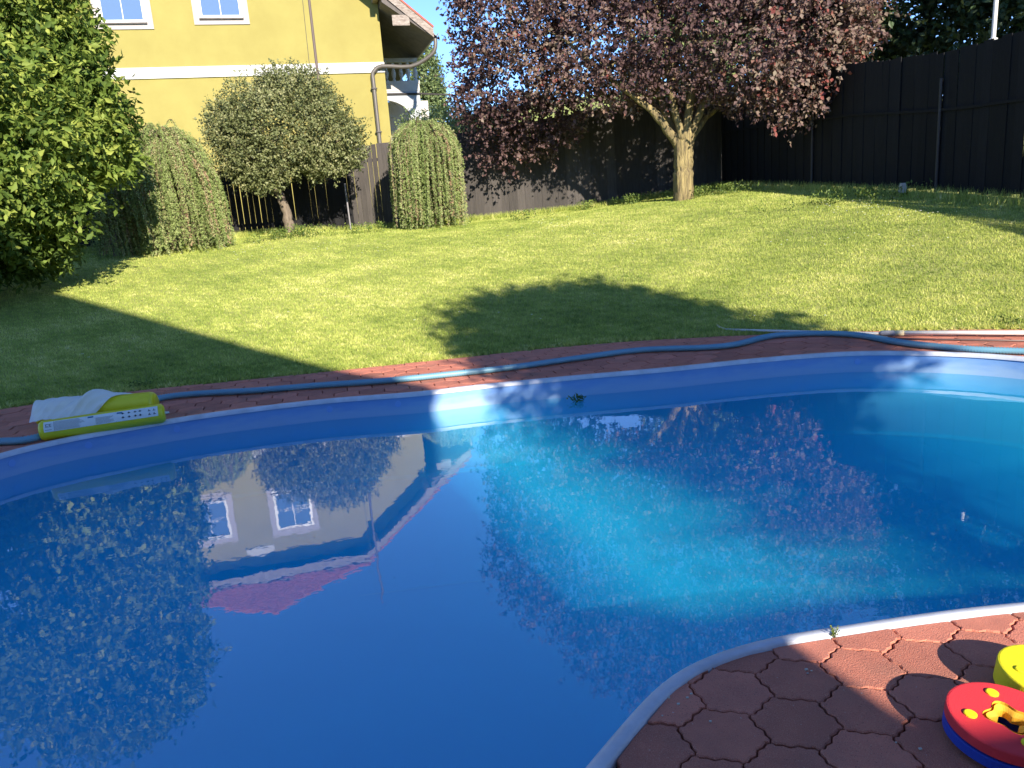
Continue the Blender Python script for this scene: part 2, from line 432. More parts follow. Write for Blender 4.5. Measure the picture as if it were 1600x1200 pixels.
# fence plan lines
FL0, FL1, FL2, FL3 = (-12.5, 15.35), (-3.45, 18.55), (5.3, 18.7), (7.35, 7.2)
secs = {
 'A': (FL0, FL1, [(60, 402, 310), (109, 397, 302), (191, 391, 296), (350, 374, 268), (520, 364, 240)]),
 'B': (FL1, FL2, [(527, 364, 243), (583, 359, 226), (740, 345, 206), (903, 328, 176), (1012, 312, 156), (1143, 291, 143)]),
 'C': (FL2, FL3, [(1146, 291, 143), (1200, 292, 130), (1271, 294, 117), (1322, 296, 101), (1400, 299, 93), (1480, 303, 83), (1600, 312, 48), (1680, 322, 28), (1800, 346, -5), (1900, 372, -35)]),
}
ctrl = []
FEN = {}
for k, (a, b, px) in secs.items():
    rows = []
    for x, yb, yt in px:
        pb, s = on_line(x, yb, a, b); pt, _ = on_line(x, yt, a, b)
        rows.append((s, pb[2], pt[2])); ctrl.append((pb[0], pb[1], pb[2]))
    if k == 'C':
        rows.append((1.38, .50, 2.9)); q_ = np.array(a) + (np.array(b) - np.array(a)) * 1.38; ctrl.append((q_[0], q_[1], .45))
    FEN[k] = (np.array(a), np.array(b), np.array(sorted(rows)))
for p in [(3.74, 15.86, 1.34), (-4.47, 16.71, 1.26), (-1.59, 16.72, 1.15), (-7.31, 15.13, 1.10), (-5.65, 15.82, 1.10), (-7.5, 12.3, .72), (-9.5, 11.5, .72), (-12, 12, .9), (-13, 17, 1.1),
          (-12, 2, 0), (-12, -6, 0), (0, -10, 0), (12, -6, 0), (12, 2, .2), (9, 5.5, .7), (9.5, 10, 1.2), (8, 14, 1.4), (7.5, 19, 1.5), (0, 24, 1.3), (-10, 24, 1.3), (10, 26, 1.5), (-30, 20, 1.2), (30, 20, 1.5),
          (-30, -30, 0), (30, -30, 0), (0, -30, 0), (0, 45, 1.3), (-40, 50, 1.3), (40, 50, 1.5)]:
    ctrl.append(p)
for i in range(0, 640, 16): ctrl.append((EDGE[i, 0], EDGE[i, 1], 0))
ctrl = np.array(ctrl)
def rbf_fit(P, z):
    n = len(P); K = np.sqrt(((P[:, None] - P[None]) ** 2).sum(-1) + .04) + np.eye(n) * .02
    A = np.zeros((n + 3, n + 3)); A[:n, :n] = K; A[:n, n] = 1; A[:n, n + 1:] = P; A[n, :n] = 1; A[n + 1:, :n] = P.T
    return np.linalg.solve(A, np.r_[z, 0, 0, 0])
W = rbf_fit(ctrl[:, :2], ctrl[:, 2])
def gz(Q):
    Q = np.atleast_2d(np.asarray(Q, float))[:, :2]; out = np.empty(len(Q)); n = len(ctrl)
    for i in range(0, len(Q), 20000):
        q = Q[i:i + 20000]
        K = np.sqrt(((q[:, None] - ctrl[None, :, :2]) ** 2).sum(-1) + .04)
        z = K @ W[:n] + W[n] + q @ W[n + 1:]
        r = np.hypot(q[:, 0], q[:, 1]); w = np.clip((r - 35) / 10, 0, 1)
        z = z * (1 - w) + w * np.where(q[:, 1] > 0, 1.3, 0)
        hill = np.clip((q[:, 1] - 48) / 45, 0, 1); hill = hill * hill * (3 - 2 * hill)
        z = z + hill * (9.0 + 1.6 * np.sin(q[:, 0] * .05 + 1) + .8 * np.sin(q[:, 0] * .13))
        out[i:i + 20000] = z
    return out
def inside(C, Q):
    Q = np.atleast_2d(Q); x, y = Q[:, 0], Q[:, 1]; r = np.zeros(len(Q), bool)
    x0, y0 = C[:, 0], C[:, 1]; x1, y1 = np.roll(x0, -1), np.roll(y0, -1)
    for a, b, c, d in zip(x0, y0, x1, y1):
        if b == d: continue
        m = ((b > y) != (d > y)) & (x < (c - a) * (y - b) / (d - b) + a); r ^= m
    return r

# ------------------------------------------------------------------ ground: lawn, paving bed, pool, water
cen = np.array([0., 2.5])
S = np.r_[0, np.cumsum(.01 * 1.075 ** np.arange(95))]
S = S[S < 180]
rings = [cen + (EDGE - cen) * (1 + s) for s in S]
Vg = np.concatenate([np.c_[q, gz(q)] for q in rings])
Vg[:640, 2] = -.012
n = 640; m_ = len(rings)
ii = np.arange(n); jj = (ii + 1) % n
Fg = np.concatenate([np.stack([k * n + ii, (k + 1) * n + ii, (k + 1) * n + jj, k * n + jj], 1) for k in range(m_ - 1)])
me = mesh_np('lawn', Vg, Fg[:, ::-1], 4)
link('lawn', me, M_grass, kind='structure', smooth=True)

def ring_mesh(name, loops, mt, parent=None, kind=None, smooth=True, close=False):
    n = len(loops[0]); V = np.concatenate(loops); ii = np.arange(n); jj = (ii + 1) % n
    Fc = np.concatenate([np.stack([k * n + ii, k * n + jj, (k + 1) * n + jj, (k + 1) * n + ii], 1) for k in range(len(loops) - 1)])
    me = mesh_np(name, V, Fc, 4)
    return link(name, me, mt, parent, kind, smooth)
z_ = lambda C, z: np.c_[C, np.full(len(C), z)]
# bed under the pavers: from the coping to just under the lawn's rim
bedo = resample(EDGE, 420)
k0 = np.argmin(np.linalg.norm(bedo - POOL[0], axis=1)); bedo = np.roll(bedo, -k0, 0)
pav = thing('paving', 'x', 'paving')
for k_ in ('label', 'category'): del pav[k_]
pav['kind'] = 'structure'
def polar_pair(A, B):
    """resample B so that it pairs with A by angle about cen"""
    aa = np.unwrap(np.arctan2(A[:, 1] - cen[1], A[:, 0] - cen[0]))
    return A
from mathutils.geometry import delaunay_2d_cdt
def annulus(outer, inner, z, name):
    pts = [Vector(p) for p in outer] + [Vector(p) for p in inner]
    no, ni = len(outer), len(inner)
    ed = [(i, (i + 1) % no) for i in range(no)] + [(no + i, no + (i + 1) % ni) for i in range(ni)]
    v, e, f, *_ = delaunay_2d_cdt(pts, ed, [], 0, 1e-5)
    V = np.array([(p[0], p[1], z) for p in v]); fs = []
    cs = np.array([np.mean([V[i][:2] for i in t], 0) for t in f])
    k = inside(outer, cs) & ~inside(inner, cs)
    me = bpy.data.meshes.new(name); me.from_pydata(V.tolist(), [], [tuple(t) for t, kk in zip(f, k) if kk])
    return me
bed = annulus(resample(EDGE, 300) + 0, off(-.012), -.038, 'paving_bed')
link('paving_bed', bed, M_bed, pav)

pool = thing('swimming_pool', 'blue kidney shaped swimming pool with a white rim set in red paving', 'swimming pool', (0, 4, 0))
prof = [(.029, -.03), (.029, .006), (.023, .013), (.010, .014), (-.010, .012), (-.022, .003), (-.024, -.02)]
ring_mesh('coping', [z_(off(d), z) for d, z in prof], M_coping, pool)
prof = [(-.012, -.005), (-.014, -.06), (-.012, ZW), (-.012, -.3), (-.012, -.5), (-.016, ZF + .02), (-.06, ZF + .002)]
lw = ring_mesh('liner_wall', [z_(off(d), z) for d, z in prof], M_liner, pool)
inn = off(-.03)
me = bpy.data.meshes.new('liner_floor'); me.from_pydata(z_(inn, ZF).tolist(), [], [tuple(range(len(inn)))])
link('liner_floor', me, M_floor, pool)
ring_mesh('corner_bead', [z_(off(-.020), ZF + .03), z_(off(-.034), ZF + .022), z_(off(-.052), ZF + .006)], M_seam, pool)
inn = off(-.013)
inn = off(-.004); nw = len(inn)
me = bpy.data.meshes.new('water'); me.from_pydata(z_(inn, ZW).tolist() + z_(inn, ZF - .03).tolist(), [], [tuple(range(nw)), tuple(range(2 * nw - 1, nw - 1, -1))] + [(i, i + nw, (i + 1) % nw + nw, (i + 1) % nw) for i in range(nw)])
wtr = link('water', me, M_water, kind='structure')
# welded seams of the floor sheet
for a, b in [((560, 932), (1420, 830))]:
    p, q = gp(*a, ZF), gp(*b, ZF); t = (q - p) / np.linalg.norm(q - p); s = np.array([-t[1], t[0], 0])
    ps = [p + (q - p) * u + s * .01 * math.sin(u * 9) for u in np.linspace(0, 1, 24)]
    mb = MB()
    for u, v in zip(ps[:-1], ps[1:]):
        mb.add([u - s * .008 + (0, 0, .004), v - s * .008 + (0, 0, .004), v + s * .008 + (0, 0, .004), u + s * .008 + (0, 0, .004)], [(0, 1, 2, 3)])
    mb.build('floor_seam', M_seam, pool)
# round scale marks / rivet caps on the liner above the water
M_disc = mat('pale_disc', (.20, .36, .70), .5)
for px in [(22, 725), (142, 699), (276, 671), (508, 645), (620, 630), (1345, 566)]:
    g = gp(*px, -.07); i = np.argmin(np.linalg.norm(POOL - g[:2], axis=1))
    c = np.r_[POOL[i] - PN[i] * .012, -.075]; t = np.r_[-PN[i][1], PN[i][0], 0]; nn = np.r_[-PN[i], 0]
    mb = MB(); ringp = [c + t * math.cos(a) * .026 + np.array([0, 0, 1]) * math.sin(a) * .026 for a in np.linspace(0, 2 * math.pi, 14, endpoint=False)]
    mb.prism(ringp, nn * .006); mb.build('wall_disc', M_disc, pool)

# ------------------------------------------------------------------ pavers
PA = np.array([.2165, .029]); ang = math.atan2(PA[1], PA[0]); PIT = np.linalg.norm(PA)
PB = np.array([math.cos(ang + math.pi / 3), math.sin(ang + math.pi / 3)]) * PIT * .955
ORG = np.array([.604, 2.082])
GAP = .0032
def hexa(nseg, cut=True):
    r = PIT / math.sqrt(3); out = []
    for k in range(6):
        a0 = ang + math.pi / 6 + k * math.pi / 3; a1 = a0 + math.pi / 3
        p0 = np.array([math.cos(a0), math.sin(a0)]) * r; p1 = np.array([math.cos(a1), math.sin(a1)]) * r
        mid = (p0 + p1) / 2; nn = mid / np.linalg.norm(mid)
        for t in np.linspace(0, 1, nseg, endpoint=False):
            dd = .0055 * math.sin(2 * math.pi * t) + .0035 * math.sin(6 * math.pi * t)
            if nseg <= 4: dd = (.004 * math.sin(2 * math.pi * t) if nseg == 4 else 0) - .0015
            out.append(p0 + (p1 - p0) * t + nn * (dd - GAP))
    out = np.array(out)
    # squeeze to the measured pitch
    b0 = np.array([math.cos(ang + math.pi / 3), math.sin(ang + math.pi / 3)]) * PIT
    T = np.array([PA, PB]).T @ np.linalg.inv(np.array([PA, b0]).T)
    return out @ T.T
def clip_half(poly, p, nrm):
    """keep the side where (q-p).nrm >= 0"""
    out = []; n = len(poly)
    for i in range(n):
        a, b = poly[i], poly[(i + 1) % n]; da, db = (a - p) @ nrm, (b - p) @ nrm
        if da >= 0: out.append(a)
        if da * db < 0: out.append(a + (b - a) * da / (da - db))
    return np.array(out)
def slab(poly, z0, zt, bev):
    c = poly.mean(0); n = len(poly); mb = MB()
    if bev:
        ins = poly + (c - poly) / np.maximum(np.linalg.norm(c - poly, axis=1, keepdims=True), 1e-6) * bev
        L3 = [z_(poly, z0), z_(poly, zt - bev * .8), z_(ins, zt)]
    else: L3 = [z_(poly, z0), z_(poly, zt)]
    vs = np.concatenate(L3); fs = []
    for k in range(len(L3) - 1):
        fs += [(k * n + i, k * n + (i + 1) % n, (k + 1) * n + (i + 1) % n, (k + 1) * n + i) for i in range(n)]
    fs.append(tuple((len(L3) - 1) * n + i for i in range(n)))
    mb.add(vs, fs); return mb
HX_N, HX_F, HX_S = hexa(12), hexa(4), hexa(2)
cands = []
I = np.arange(-45, 46)
for i in I:
    for j in I:
        c = ORG + PA * i + PB * j
        if abs(c[0]) < 8 and -5 < c[1] < 9.5: cands.append(c)
cands = np.array(cands)
inE = inside(EDGE - EN * -.10, cands); inP = inside(off(-.1), cands)
cands = cands[inE & ~inP]
share = {}
vis = []; hid = MB()
for c in cands:
    ux, uy, dz = project((c[0], c[1], 0))
    near = c[1] < 3.2
    invw = dz > .1 and -120 < ux < 1720 and -50 < uy < 1320
    base = HX_N if (near and invw) else (HX_F if invw else HX_S)
    poly = base + c
    d = np.linalg.norm(POOL - c, axis=1); i = d.argmin(); cut = False
    if (c - POOL[i]) @ PN[i] < .19:
        # cut against the coping with the two nearest tangents
        for s in (-3, 3):
            k = (i + s) % len(POOL); poly = clip_half(poly, POOL[k] + PN[k] * .033, PN[k]) if len(poly) > 2 else poly
        cut = True
    d2 = np.linalg.norm(EDGE - c, axis=1); k = d2.argmin()
    if (EDGE[k] - c) @ EN[k] < .16 and len(poly) > 2:
        poly = clip_half(poly, EDGE[k] - EN[k] * .0, -EN[k]); cut = True
    if len(poly) < 3: continue
    a_ = .5 * abs(np.sum(poly[:, 0] * np.roll(poly[:, 1], -1) - np.roll(poly[:, 0], -1) * poly[:, 1]))
    if a_ < .0012: continue
    if not invw:
        hid.add(*(lambda m: (m.v, m.f))(slab(poly, -.045, 0, 0))); continue
    vis.append((a_ / dz ** 3, c, poly, near, cut))
vis.sort(key=lambda t: -t[0])
rp = random.Random(3)
for idx, (a_, c, poly, near, cut) in enumerate(vis):
    if idx >= 300:
        m2 = slab(poly, -.045, rp.uniform(-.002, .002), 0); hid.add(m2.v, m2.f); continue
    dzz = rp.uniform(-.0025, .0025)
    if cut:
        cc = poly.mean(0)
        me = slab(poly - cc, -.045, 0, .004 if near else .003).mesh('paver'); loc = (cc[0], cc[1], dzz)
    else:
        key = near
        if key not in share: share[key] = slab((HX_N if near else HX_F), -.045, 0, .0045 if near else .003).mesh('paver')
        me = share[key]; loc = (c[0], c[1], dzz)
    o = bpy.data.objects.new('paver', me); COL.objects.link(o); o.parent = pav; o.location = loc
    o.rotation_euler = (rp.uniform(-.008, .008), rp.uniform(-.008, .008), rp.uniform(-.012, .012))
    if not me.materials: me.materials.append(M_paver)
hid.build('paver_remainder', M_paver, pav, kind='stuff')

# ------------------------------------------------------------------ grass
def scatter(n, seed):
    r = np.random.default_rng(seed)
    out = []
    tot = 0
    while tot < n:
        # uniform in view azimuth and in distance: denser near the pool as seen
        az = r.uniform(-.64, .66, n); D = 6.6 + (19.5 - 6.6) * r.uniform(0, 1, n) ** 1.25
        q = np.stack([np.sin(az) * D, np.cos(az) * D], 1)
        q = q[~inside(EDGE + EN * .02, q)]
        # stay before the fences
        a, b, _ = FEN['C']; e = (b - a) / np.linalg.norm(b - a); nr = np.array([-e[1], e[0]])
        sC = (q - a) @ nr
        a2, b2, _ = FEN['A']; e2 = (b2 - a2) / np.linalg.norm(b2 - a2); s2 = (q - a2) @ np.array([-e2[1], e2[0]])
        keep = (q[:, 1] < 18.5) & (s2 < -.02) & (sC < -.02 if ((np.array([0, 12]) - a) @ nr) < 0 else sC > .02)
        q = q[keep]; out.append(q); tot += len(q)
    return np.concatenate(out)[:n]
def blades(name, q, h, w, seed, tint0=.45, lean=.5):
    r = np.random.default_rng(seed); n = len(q); z = gz(q)
    P = np.c_[q, z - .004]; h = h * r.uniform(.5, 1.3, n); a = r.uniform(0, 2 * math.pi, n)
    s = np.c_[np.cos(a), np.sin(a), np.zeros(n)]; l = np.c_[r.normal(size=(n, 2)) * lean, np.ones(n)]; l /= np.linalg.norm(l, axis=1, keepdims=True)
    V = np.stack([P - s * w / 2, P + s * w / 2, P + l * h[:, None]], 1).reshape(-1, 3)
    me = mesh_np(name, V, np.arange(3 * n).reshape(-1, 3), 3)
    P2 = np.c_[q, np.zeros(n)]
    t = tint0 + .12 * wob(P2, seed + 1, .9) + .12 * wob(P2, seed + 2, 3.5) + .16 * wob(P2, seed + 3, 11.) + .10 * wob(P2, seed + 4, 25.) + r.normal(size=n) * .13
    at_ = me.attributes.new('tint', 'FLOAT', 'POINT'); at_.data.foreach_set('value', np.repeat(np.clip(t, 0, 1), 3).astype(np.float32))
    return me
q = scatter(620000, 11)
link('grass', blades('grass', q, .032, .010, 12), M_blade, kind='stuff')
# ragged rim of longer grass along the paving and the fences
r_ = np.random.default_rng(5)
rim = []
for i in range(26000):
    k = r_.integers(0, 640); p = EDGE[k] + EN[k] * abs(r_.normal(0, .05)) + r_.normal(0, .01, 2)
    rim.append(p)
rim = np.array(rim); rim = rim[rim[:, 1] > 5]
link('grass_rim', blades('grass_rim', rim, .05, .008, 14, .6, .9), M_blade, kind='stuff')
fb = []
for k, nb in (('A', 12000), ('B', 12000), ('C', 7000)):
    a, b, rows = FEN[k]; s = r_.uniform(rows[0, 0], rows[-1, 0], nb); e = (b - a) / np.linalg.norm(b - a); nr = np.array([e[1], -e[0]])
    fb.append(a + (b - a) * s[:, None] + nr * (.08 + np.abs(r_.normal(0, .16, nb)))[:, None])
link('long_grass', blades('long_grass', np.concatenate(fb), .15, .010, 15, .5, .35), M_blade, kind='stuff')
# broad leaved weeds along the fence foot and under the shrub
def weeds(name, pts, npl, ln, seed, mt=L_weed, hgt=.15):
    r = np.random.default_rng(seed); P = []; D = []
    for p in pts:
        z = gz([p])[0]
        k = npl; c = np.array([p[0], p[1], z]); off_ = r.normal(0, .05, (k, 3)); off_[:, 2] = r.uniform(0, hgt, k)
        P.append(c + off_); D.append(r.normal(size=(k, 3)) + np.array([0, 0, .8]))
    P = np.concatenate(P); D = np.concatenate(D); n = len(P)
    return link(name, leaves_mesh(name, P, D, r.normal(size=(n, 3)) + (0, 0, 1.2), ln * r.uniform(.5, 1.3, n), ln * .5 * r.uniform(.6, 1.2, n), r.normal(.5, .2, n)), mt, kind='stuff')
wp = []
for px, yb, spread, cnt in [(455, 366, 70, 40), (915, 328, 16, 10), (990, 318, 40, 22), (1090, 312, 60, 34), (1130, 300, 60, 20), (660, 356, 60, 16), (560, 362, 70, 14), (800, 342, 60, 10), (270, 395, 80, 16), (1340, 300, 150, 24)]:
    for _ in range(cnt):
        D = {True: 16.6, False: 17.6}[px < 900 or px > 1050] if px < 1250 else 13.6
        p = at(px + r_.normal(0, spread * .4), yb, D); wp.append(p[:2] + r_.normal(0, .25, 2) * (0.4, 1))
weeds('weed_patch', wp, 26, .05, 21, hgt=.2)
# plantain tuft beside the paving
weeds('clover_patch', [xy(1590, 512), xy(1575, 511), xy(215, 607), xy(225, 606)], 40, .035, 22, hgt=.05)
# daisies
dp = []
for (x, y, s, c) in [(860, 352, 16, 26), (1345, 326, 38, 26), (1420, 340, 30, 14), (1330, 322, 30, 10), (500, 390, 140, 40), (380, 400, 80, 20), (250, 385, 60, 14), (1200, 380, 200, 24), (150, 560, 60, 4), (800, 500, 200, 8)]:
    for _ in range(c):
        xx, yy = x + r_.normal(0, s), y + r_.normal(0, 6)
        # walk the ray to the lawn
        d = ray(xx, yy); dn = d / math.hypot(d[0], d[1]); Ds = np.linspace(7.5, 18, 60); Q = dn[:2] * Ds[:, None]; zz = CAM_H + dn[2] * Ds
        hit = np.where(zz < gz(Q))[0]
        if len(hit): dp.append(Q[hit[0]])
dp = np.array(dp); mb = MB()
for p in dp:
    z = gz([p])[0] + .04; rr = .012
    mb.add([(p[0] + rr * math.cos(a), p[1] + rr * math.sin(a), z + (.006 if k % 2 else 0)) for k, a in enumerate(np.linspace(0, 2 * math.pi, 6, endpoint=False))] + [(p[0], p[1], z + .004)], [(k, (k + 1) % 6, 6) for k in range(6)])
mb.build('daisies', mat('daisy_white', (.8, .8, .76), .7), kind='stuff')

# ------------------------------------------------------------------ fences
def fence(key, s0, s1, label, bw, gap, mt, post_s, name='wooden_fence', side=1, tops=.02, rails=(.18, .82), extra=None):
    a, b, rows = FEN[key]; L_ = np.linalg.norm(b - a); e = (b - a) / L_; nr = np.array([e[1], -e[0]]) * side   # towards the lawn
    zb = lambda s: np.interp(s, rows[:, 0], rows[:, 1]); zt = lambda s: np.interp(s, rows[:, 0], rows[:, 2])
    p0 = a + (b - a) * s0
    t = thing(name, label, 'fence', (p0[0], p0[1], zb(s0)), 'board fences round the lawn')
    w = bw - gap; mb = MB(); mb.box(-w / 2, w / 2, -.010, .0015 if gap < 0 else .010, 0, 1); me = mb.mesh('board'); me.materials.append(mt)
    rr = random.Random(hash(key) % 1 + 5 + len(key) + int(bw * 1000)); u = s0 * L_
    base = Vector(t.location); rot = math.atan2(e[1], e[0])
    kk = 0
    while u < s1 * L_:
        kk += 1
        s = (u + bw / 2) / L_; c = a + (b - a) * s; z0 = zb(s) + rr.uniform(-.02, .03) + (.04 if key == 'C' else 0); z1 = zt(s) + rr.uniform(-tops, tops)
        o = bpy.data.objects.new('board', me); COL.objects.link(o); o.parent = t
        o.location = Vector((c[0] + nr[0] * (.012 * (kk % 2) if gap < 0 else 0), c[1] + nr[1] * (.012 * (kk % 2) if gap < 0 else 0), z0)) - base
        o.scale = (rr.choice([1, .95, 1.04, 1.05, 1.06]) if gap > 0 else 1, 1, z1 - z0); o.rotation_euler = (rr.uniform(-.006, .006), rr.uniform(-.007, .007), rot + rr.uniform(-.01, .01))
        u += bw
    for fr in rails:
        N_ = 18; top = []
        for k in range(N_):
            sa, sb = s0 + (s1 - s0) * k / N_, s0 + (s1 - s0) * (k + 1) / N_
            pa = a + (b - a) * sa; pb = a + (b - a) * sb
            za = zb(sa) * (1 - fr) + zt(sa) * fr; zz = zb(sb) * (1 - fr) + zt(sb) * fr
            top.append((pa, za, pb, zz))
        mb = MB()
        for pa, za, pb, zz in top:
            o_ = -nr * .035
            mb.prism([(pa[0] + o_[0], pa[1] + o_[1], za - .035), (pa[0] + o_[0], pa[1] + o_[1], za + .035), (pb[0] + o_[0], pb[1] + o_[1], zz + .035), (pb[0] + o_[0], pb[1] + o_[1], zz - .035)], (-nr[0] * .04, -nr[1] * .04, 0))
        mb.build('rail', mt, t)
    for s in post_s:
        p = a + (b - a) * s - nr * .10
        mb = MB(); mb.obox((p[0], p[1], (zb(s) + zt(s)) / 2 - .1), (e[0] * .035, e[1] * .035, 0), (nr[0] * .035, nr[1] * .035, 0), (0, 0, (zt(s) - zb(s)) / 2 + .05)); mb.build('post', mt, t)
    return t, zb, zt, e, nr
sA = FEN['A'][2]; sB = FEN['B'][2]; sC = FEN['C'][2]
def s_at(key, x): return float(on_line(x, 300, FEN[key][0], FEN[key][1])[1])
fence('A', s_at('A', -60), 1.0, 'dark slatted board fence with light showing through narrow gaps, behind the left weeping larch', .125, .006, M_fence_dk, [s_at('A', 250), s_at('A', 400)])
fence('B', 0.004, s_at('B', 611), 'short brown fence section with sunlit gaps between round tree and right weeping larch', .115, .006, M_fence, [s_at('B', 549)])
tB, zb, zt, eB, nB = fence('B', s_at('B', 612), .994, 'long solid grey brown board fence behind the purple leaved tree', .195, -.012, M_fence, [s_at('B', 720), s_at('B', 870), s_at('B', 1010)])
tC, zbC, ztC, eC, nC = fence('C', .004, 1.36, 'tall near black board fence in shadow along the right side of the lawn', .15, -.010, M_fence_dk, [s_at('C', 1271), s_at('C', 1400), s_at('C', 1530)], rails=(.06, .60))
# long cover strip and posts on the lawn side of the right fence
for x in (1271, 1466):
    s = s_at('C', x); p = FEN['C'][0] + (FEN['C'][1] - FEN['C'][0]) * s + nC * .045
    mb = MB(); mb.tube([(p[0], p[1], zbC(s) - .1), (p[0], p[1], zbC(s) + 1.62)], .022, 8); mb.build('steel_post', M_iron, tC)
mb = MB()
ss = np.linspace(.01, 1.36, 24)
for u, v in zip(ss[:-1], ss[1:]):
    pa = FEN['C'][0] + (FEN['C'][1] - FEN['C'][0]) * u + nC * .028; pb = FEN['C'][0] + (FEN['C'][1] - FEN['C'][0]) * v + nC * .028
    za = zbC(u) + .60 * (ztC(u) - zbC(u)); zz = zbC(v) + .60 * (ztC(v) - zbC(v))
    mb.prism([(pa[0], pa[1], za - .02), (pa[0], pa[1], za + .02), (pb[0], pb[1], zz + .02), (pb[0], pb[1], zz - .02)], (nC[0] * .02, nC[1] * .02, 0))
mb.build('cover_strip', M_fence_dk, tC)
# metal posts at the change of board width
p = at(549, 364, 18.3)
mb = MB(); mb.tube([(p[0], p[1], p[2] - .1), (p[0] - .02, p[1], p[2] + 1.1)], .02, 8)
tag(mb.build('fence_stake', mat('grey_steel', (.24, .23, .25), .5, metal=.4), None), 'thin grey steel stake leaning on the brown fence right of the round tree', 'stake')
# tall mast by the fence
p = at(525, 355, 19.0)
t = thing('antenna_mast', 'tall thin dark mast rising before the yellow house wall', 'mast', (p[0], p[1], 1.1))
mb = MB(); mb.tube([(p[0], p[1], 1.1), (p[0] + .01, p[1], 5), (p[0] + .03, p[1], 8.15)], [.035, .03, .026], 10); mb.build('pole', mat('mast_brown', (.12, .085, .075), .6), t)
mb = MB(); mb.tube([(p[0] - .13, p[1], 3.5), (p[0] - .15, p[1], 5), (p[0] - .09, p[1], 8.1)], .006, 5); mb.build('cable', M_iron, t)
# white lamp mast behind right fence
p = at(1549, 90, 15.0); p2 = at(1552, 0, 15.0)
t = thing('flag_pole', 'slim white pole standing behind the right black fence', 'pole', (p[0], p[1], 1.2))
mb = MB(); mb.tube([(p[0], p[1], 1.2), (p[0] + .01, p[1], p[2] + .28)], .062, 10); mb.build('base_sleeve', M_alu, t)
mb = MB(); mb.tube([(p[0] + .01, p[1], p[2] + .28), (p[0] + .02, p[1], p2[2] + .22)], .034, 10); mb.build('pole', M_alu, t)
# small stone block and stake at the right fence foot
p = at(1410, 301, 13.6)
mb = MB(); mb.obox((p[0], p[1], p[2] + .07), (.045, 0, 0), (0, .05, 0), (.004, 0, .075)); tag(mb.build('stone_block', M_stone, bevel=.012), 'small pale stone block at the foot of the right fence', 'stone')

# ------------------------------------------------------------------ neighbour's yellow house
H0 = np.array([-3.76, 29.76]); EU = np.array([-.965, -.263]); EF = np.array([.263, -.965])     # u runs left along the gable wall, f comes forward
def hp(u, f, z): q = H0 + EU * u + EF * f; return np.array([q[0], q[1], z])
GW = 13.6; HB = 1.0
house = thing('yellow_house', 'yellow two storey house with red half hipped roof beyond the garden fence', 'house', tuple(hp(6.8, 0, HB)))
pit = .82; zE = 7.6; ovE = 1.735; ovF = .9
def roofz(u): return zE + pit * (min(u, GW - u) + ovE)      # roof underside line
zw_c = roofz(0) - .06; zHip = 11.26
uh = (zHip - zE) / pit - ovE
mb = MB()
gab = [hp(0, 0, HB), hp(GW, 0, HB), hp(GW, 0, zw_c), hp(GW - uh, 0, zHip - .05), hp(uh, 0, zHip - .05), hp(0, 0, zw_c)]
mb.prism(gab, (-EF[0] * 12, -EF[1] * 12, 0)); mb.build('wall', M_yellow, house)
# string course: two lips
for z, d in ((6.74, .06), (6.56, .05)):
    mb = MB(); mb.obox(hp(6.8, d / 2 + .003, z), np.r_[EU * (GW / 2 + .01), 0], np.r_[EF * d / 2, 0], (0, 0, .085)); mb.build('string_course', M_white, house)
def window(uc, w, z0, z1):
    fr = None
    zc = (z0 + z1) / 2; hh = (z1 - z0) / 2; hw = w / 2
    def bar(u0, u1, za, zb_, f0, f1, mt, name, par): 
        m_b = MB(); m_b.obox(hp((u0 + u1) / 2, (f0 + f1) / 2, (za + zb_) / 2), np.r_[EU * abs(u1 - u0) / 2, 0], np.r_[EF * (f1 - f0) / 2, 0], (0, 0, abs(zb_ - za) / 2)); return m_b.build(name, mt, par)
    s = .20
    mb = MB()
    for (a, b, c, d) in [(uc - hw, uc - hw + s, z0, z1), (uc + hw - s, uc + hw, z0, z1), (uc - hw + s, uc + hw - s, z0, z0 + s), (uc - hw + s, uc + hw - s, z1 - s, z1)]:
        mb.obox(hp((a + b) / 2, .02, (c + d) / 2), np.r_[EU * (b - a) / 2, 0], np.r_[EF * .022, 0], (0, 0, (d - c) / 2))
    wn_ = mb.build('window', M_surround, house)
    g = .09; a, b, c, d = uc - hw + s, uc + hw - s, z0 + s, z1 - s
    mb = MB()
    for (p, q_, r, t) in [(a, a + g, c, d), (b - g, b, c, d), (a + g, b - g, c, c + g), (a + g, b - g, d - g, d)]:
        mb.obox(hp((p + q_) / 2, .012, (r + t) / 2), np.r_[EU * (q_ - p) / 2, 0], np.r_[EF * .028, 0], (0, 0, (t - r) / 2))
    mb.build('frame', M_frame, wn_)
    bar(uc - .012, uc + .012, c + g, d - g, .004, .022, M_frame, 'muntin', wn_)
    for zz in (c + (d - c) * .5,): bar(a + g, b - g, zz - .012, zz + .012, .005, .020, M_frame, 'muntin', wn_)
    bar(a + g, b - g, c + g, d - g, .001, .006, M_glass, 'pane', wn_)
    bar(a - .02, b + .02, c - .05, c - .002, .045, .11, M_soffit, 'sill', wn_)
window(5.32, 1.78, 8.14, 10.12)
window(8.38, 1.78, 8.02, 10.0)
# plaque under the hip
mb = MB(); mb.prism([hp(6.75 + .55 * math.cos(a), .003, 10.45 + .36 * math.sin(a)) for a in np.linspace(0, math.pi, 12)], (EF[0] * .04, EF[1] * .04, 0)); mb.build('plaque', M_white, house)
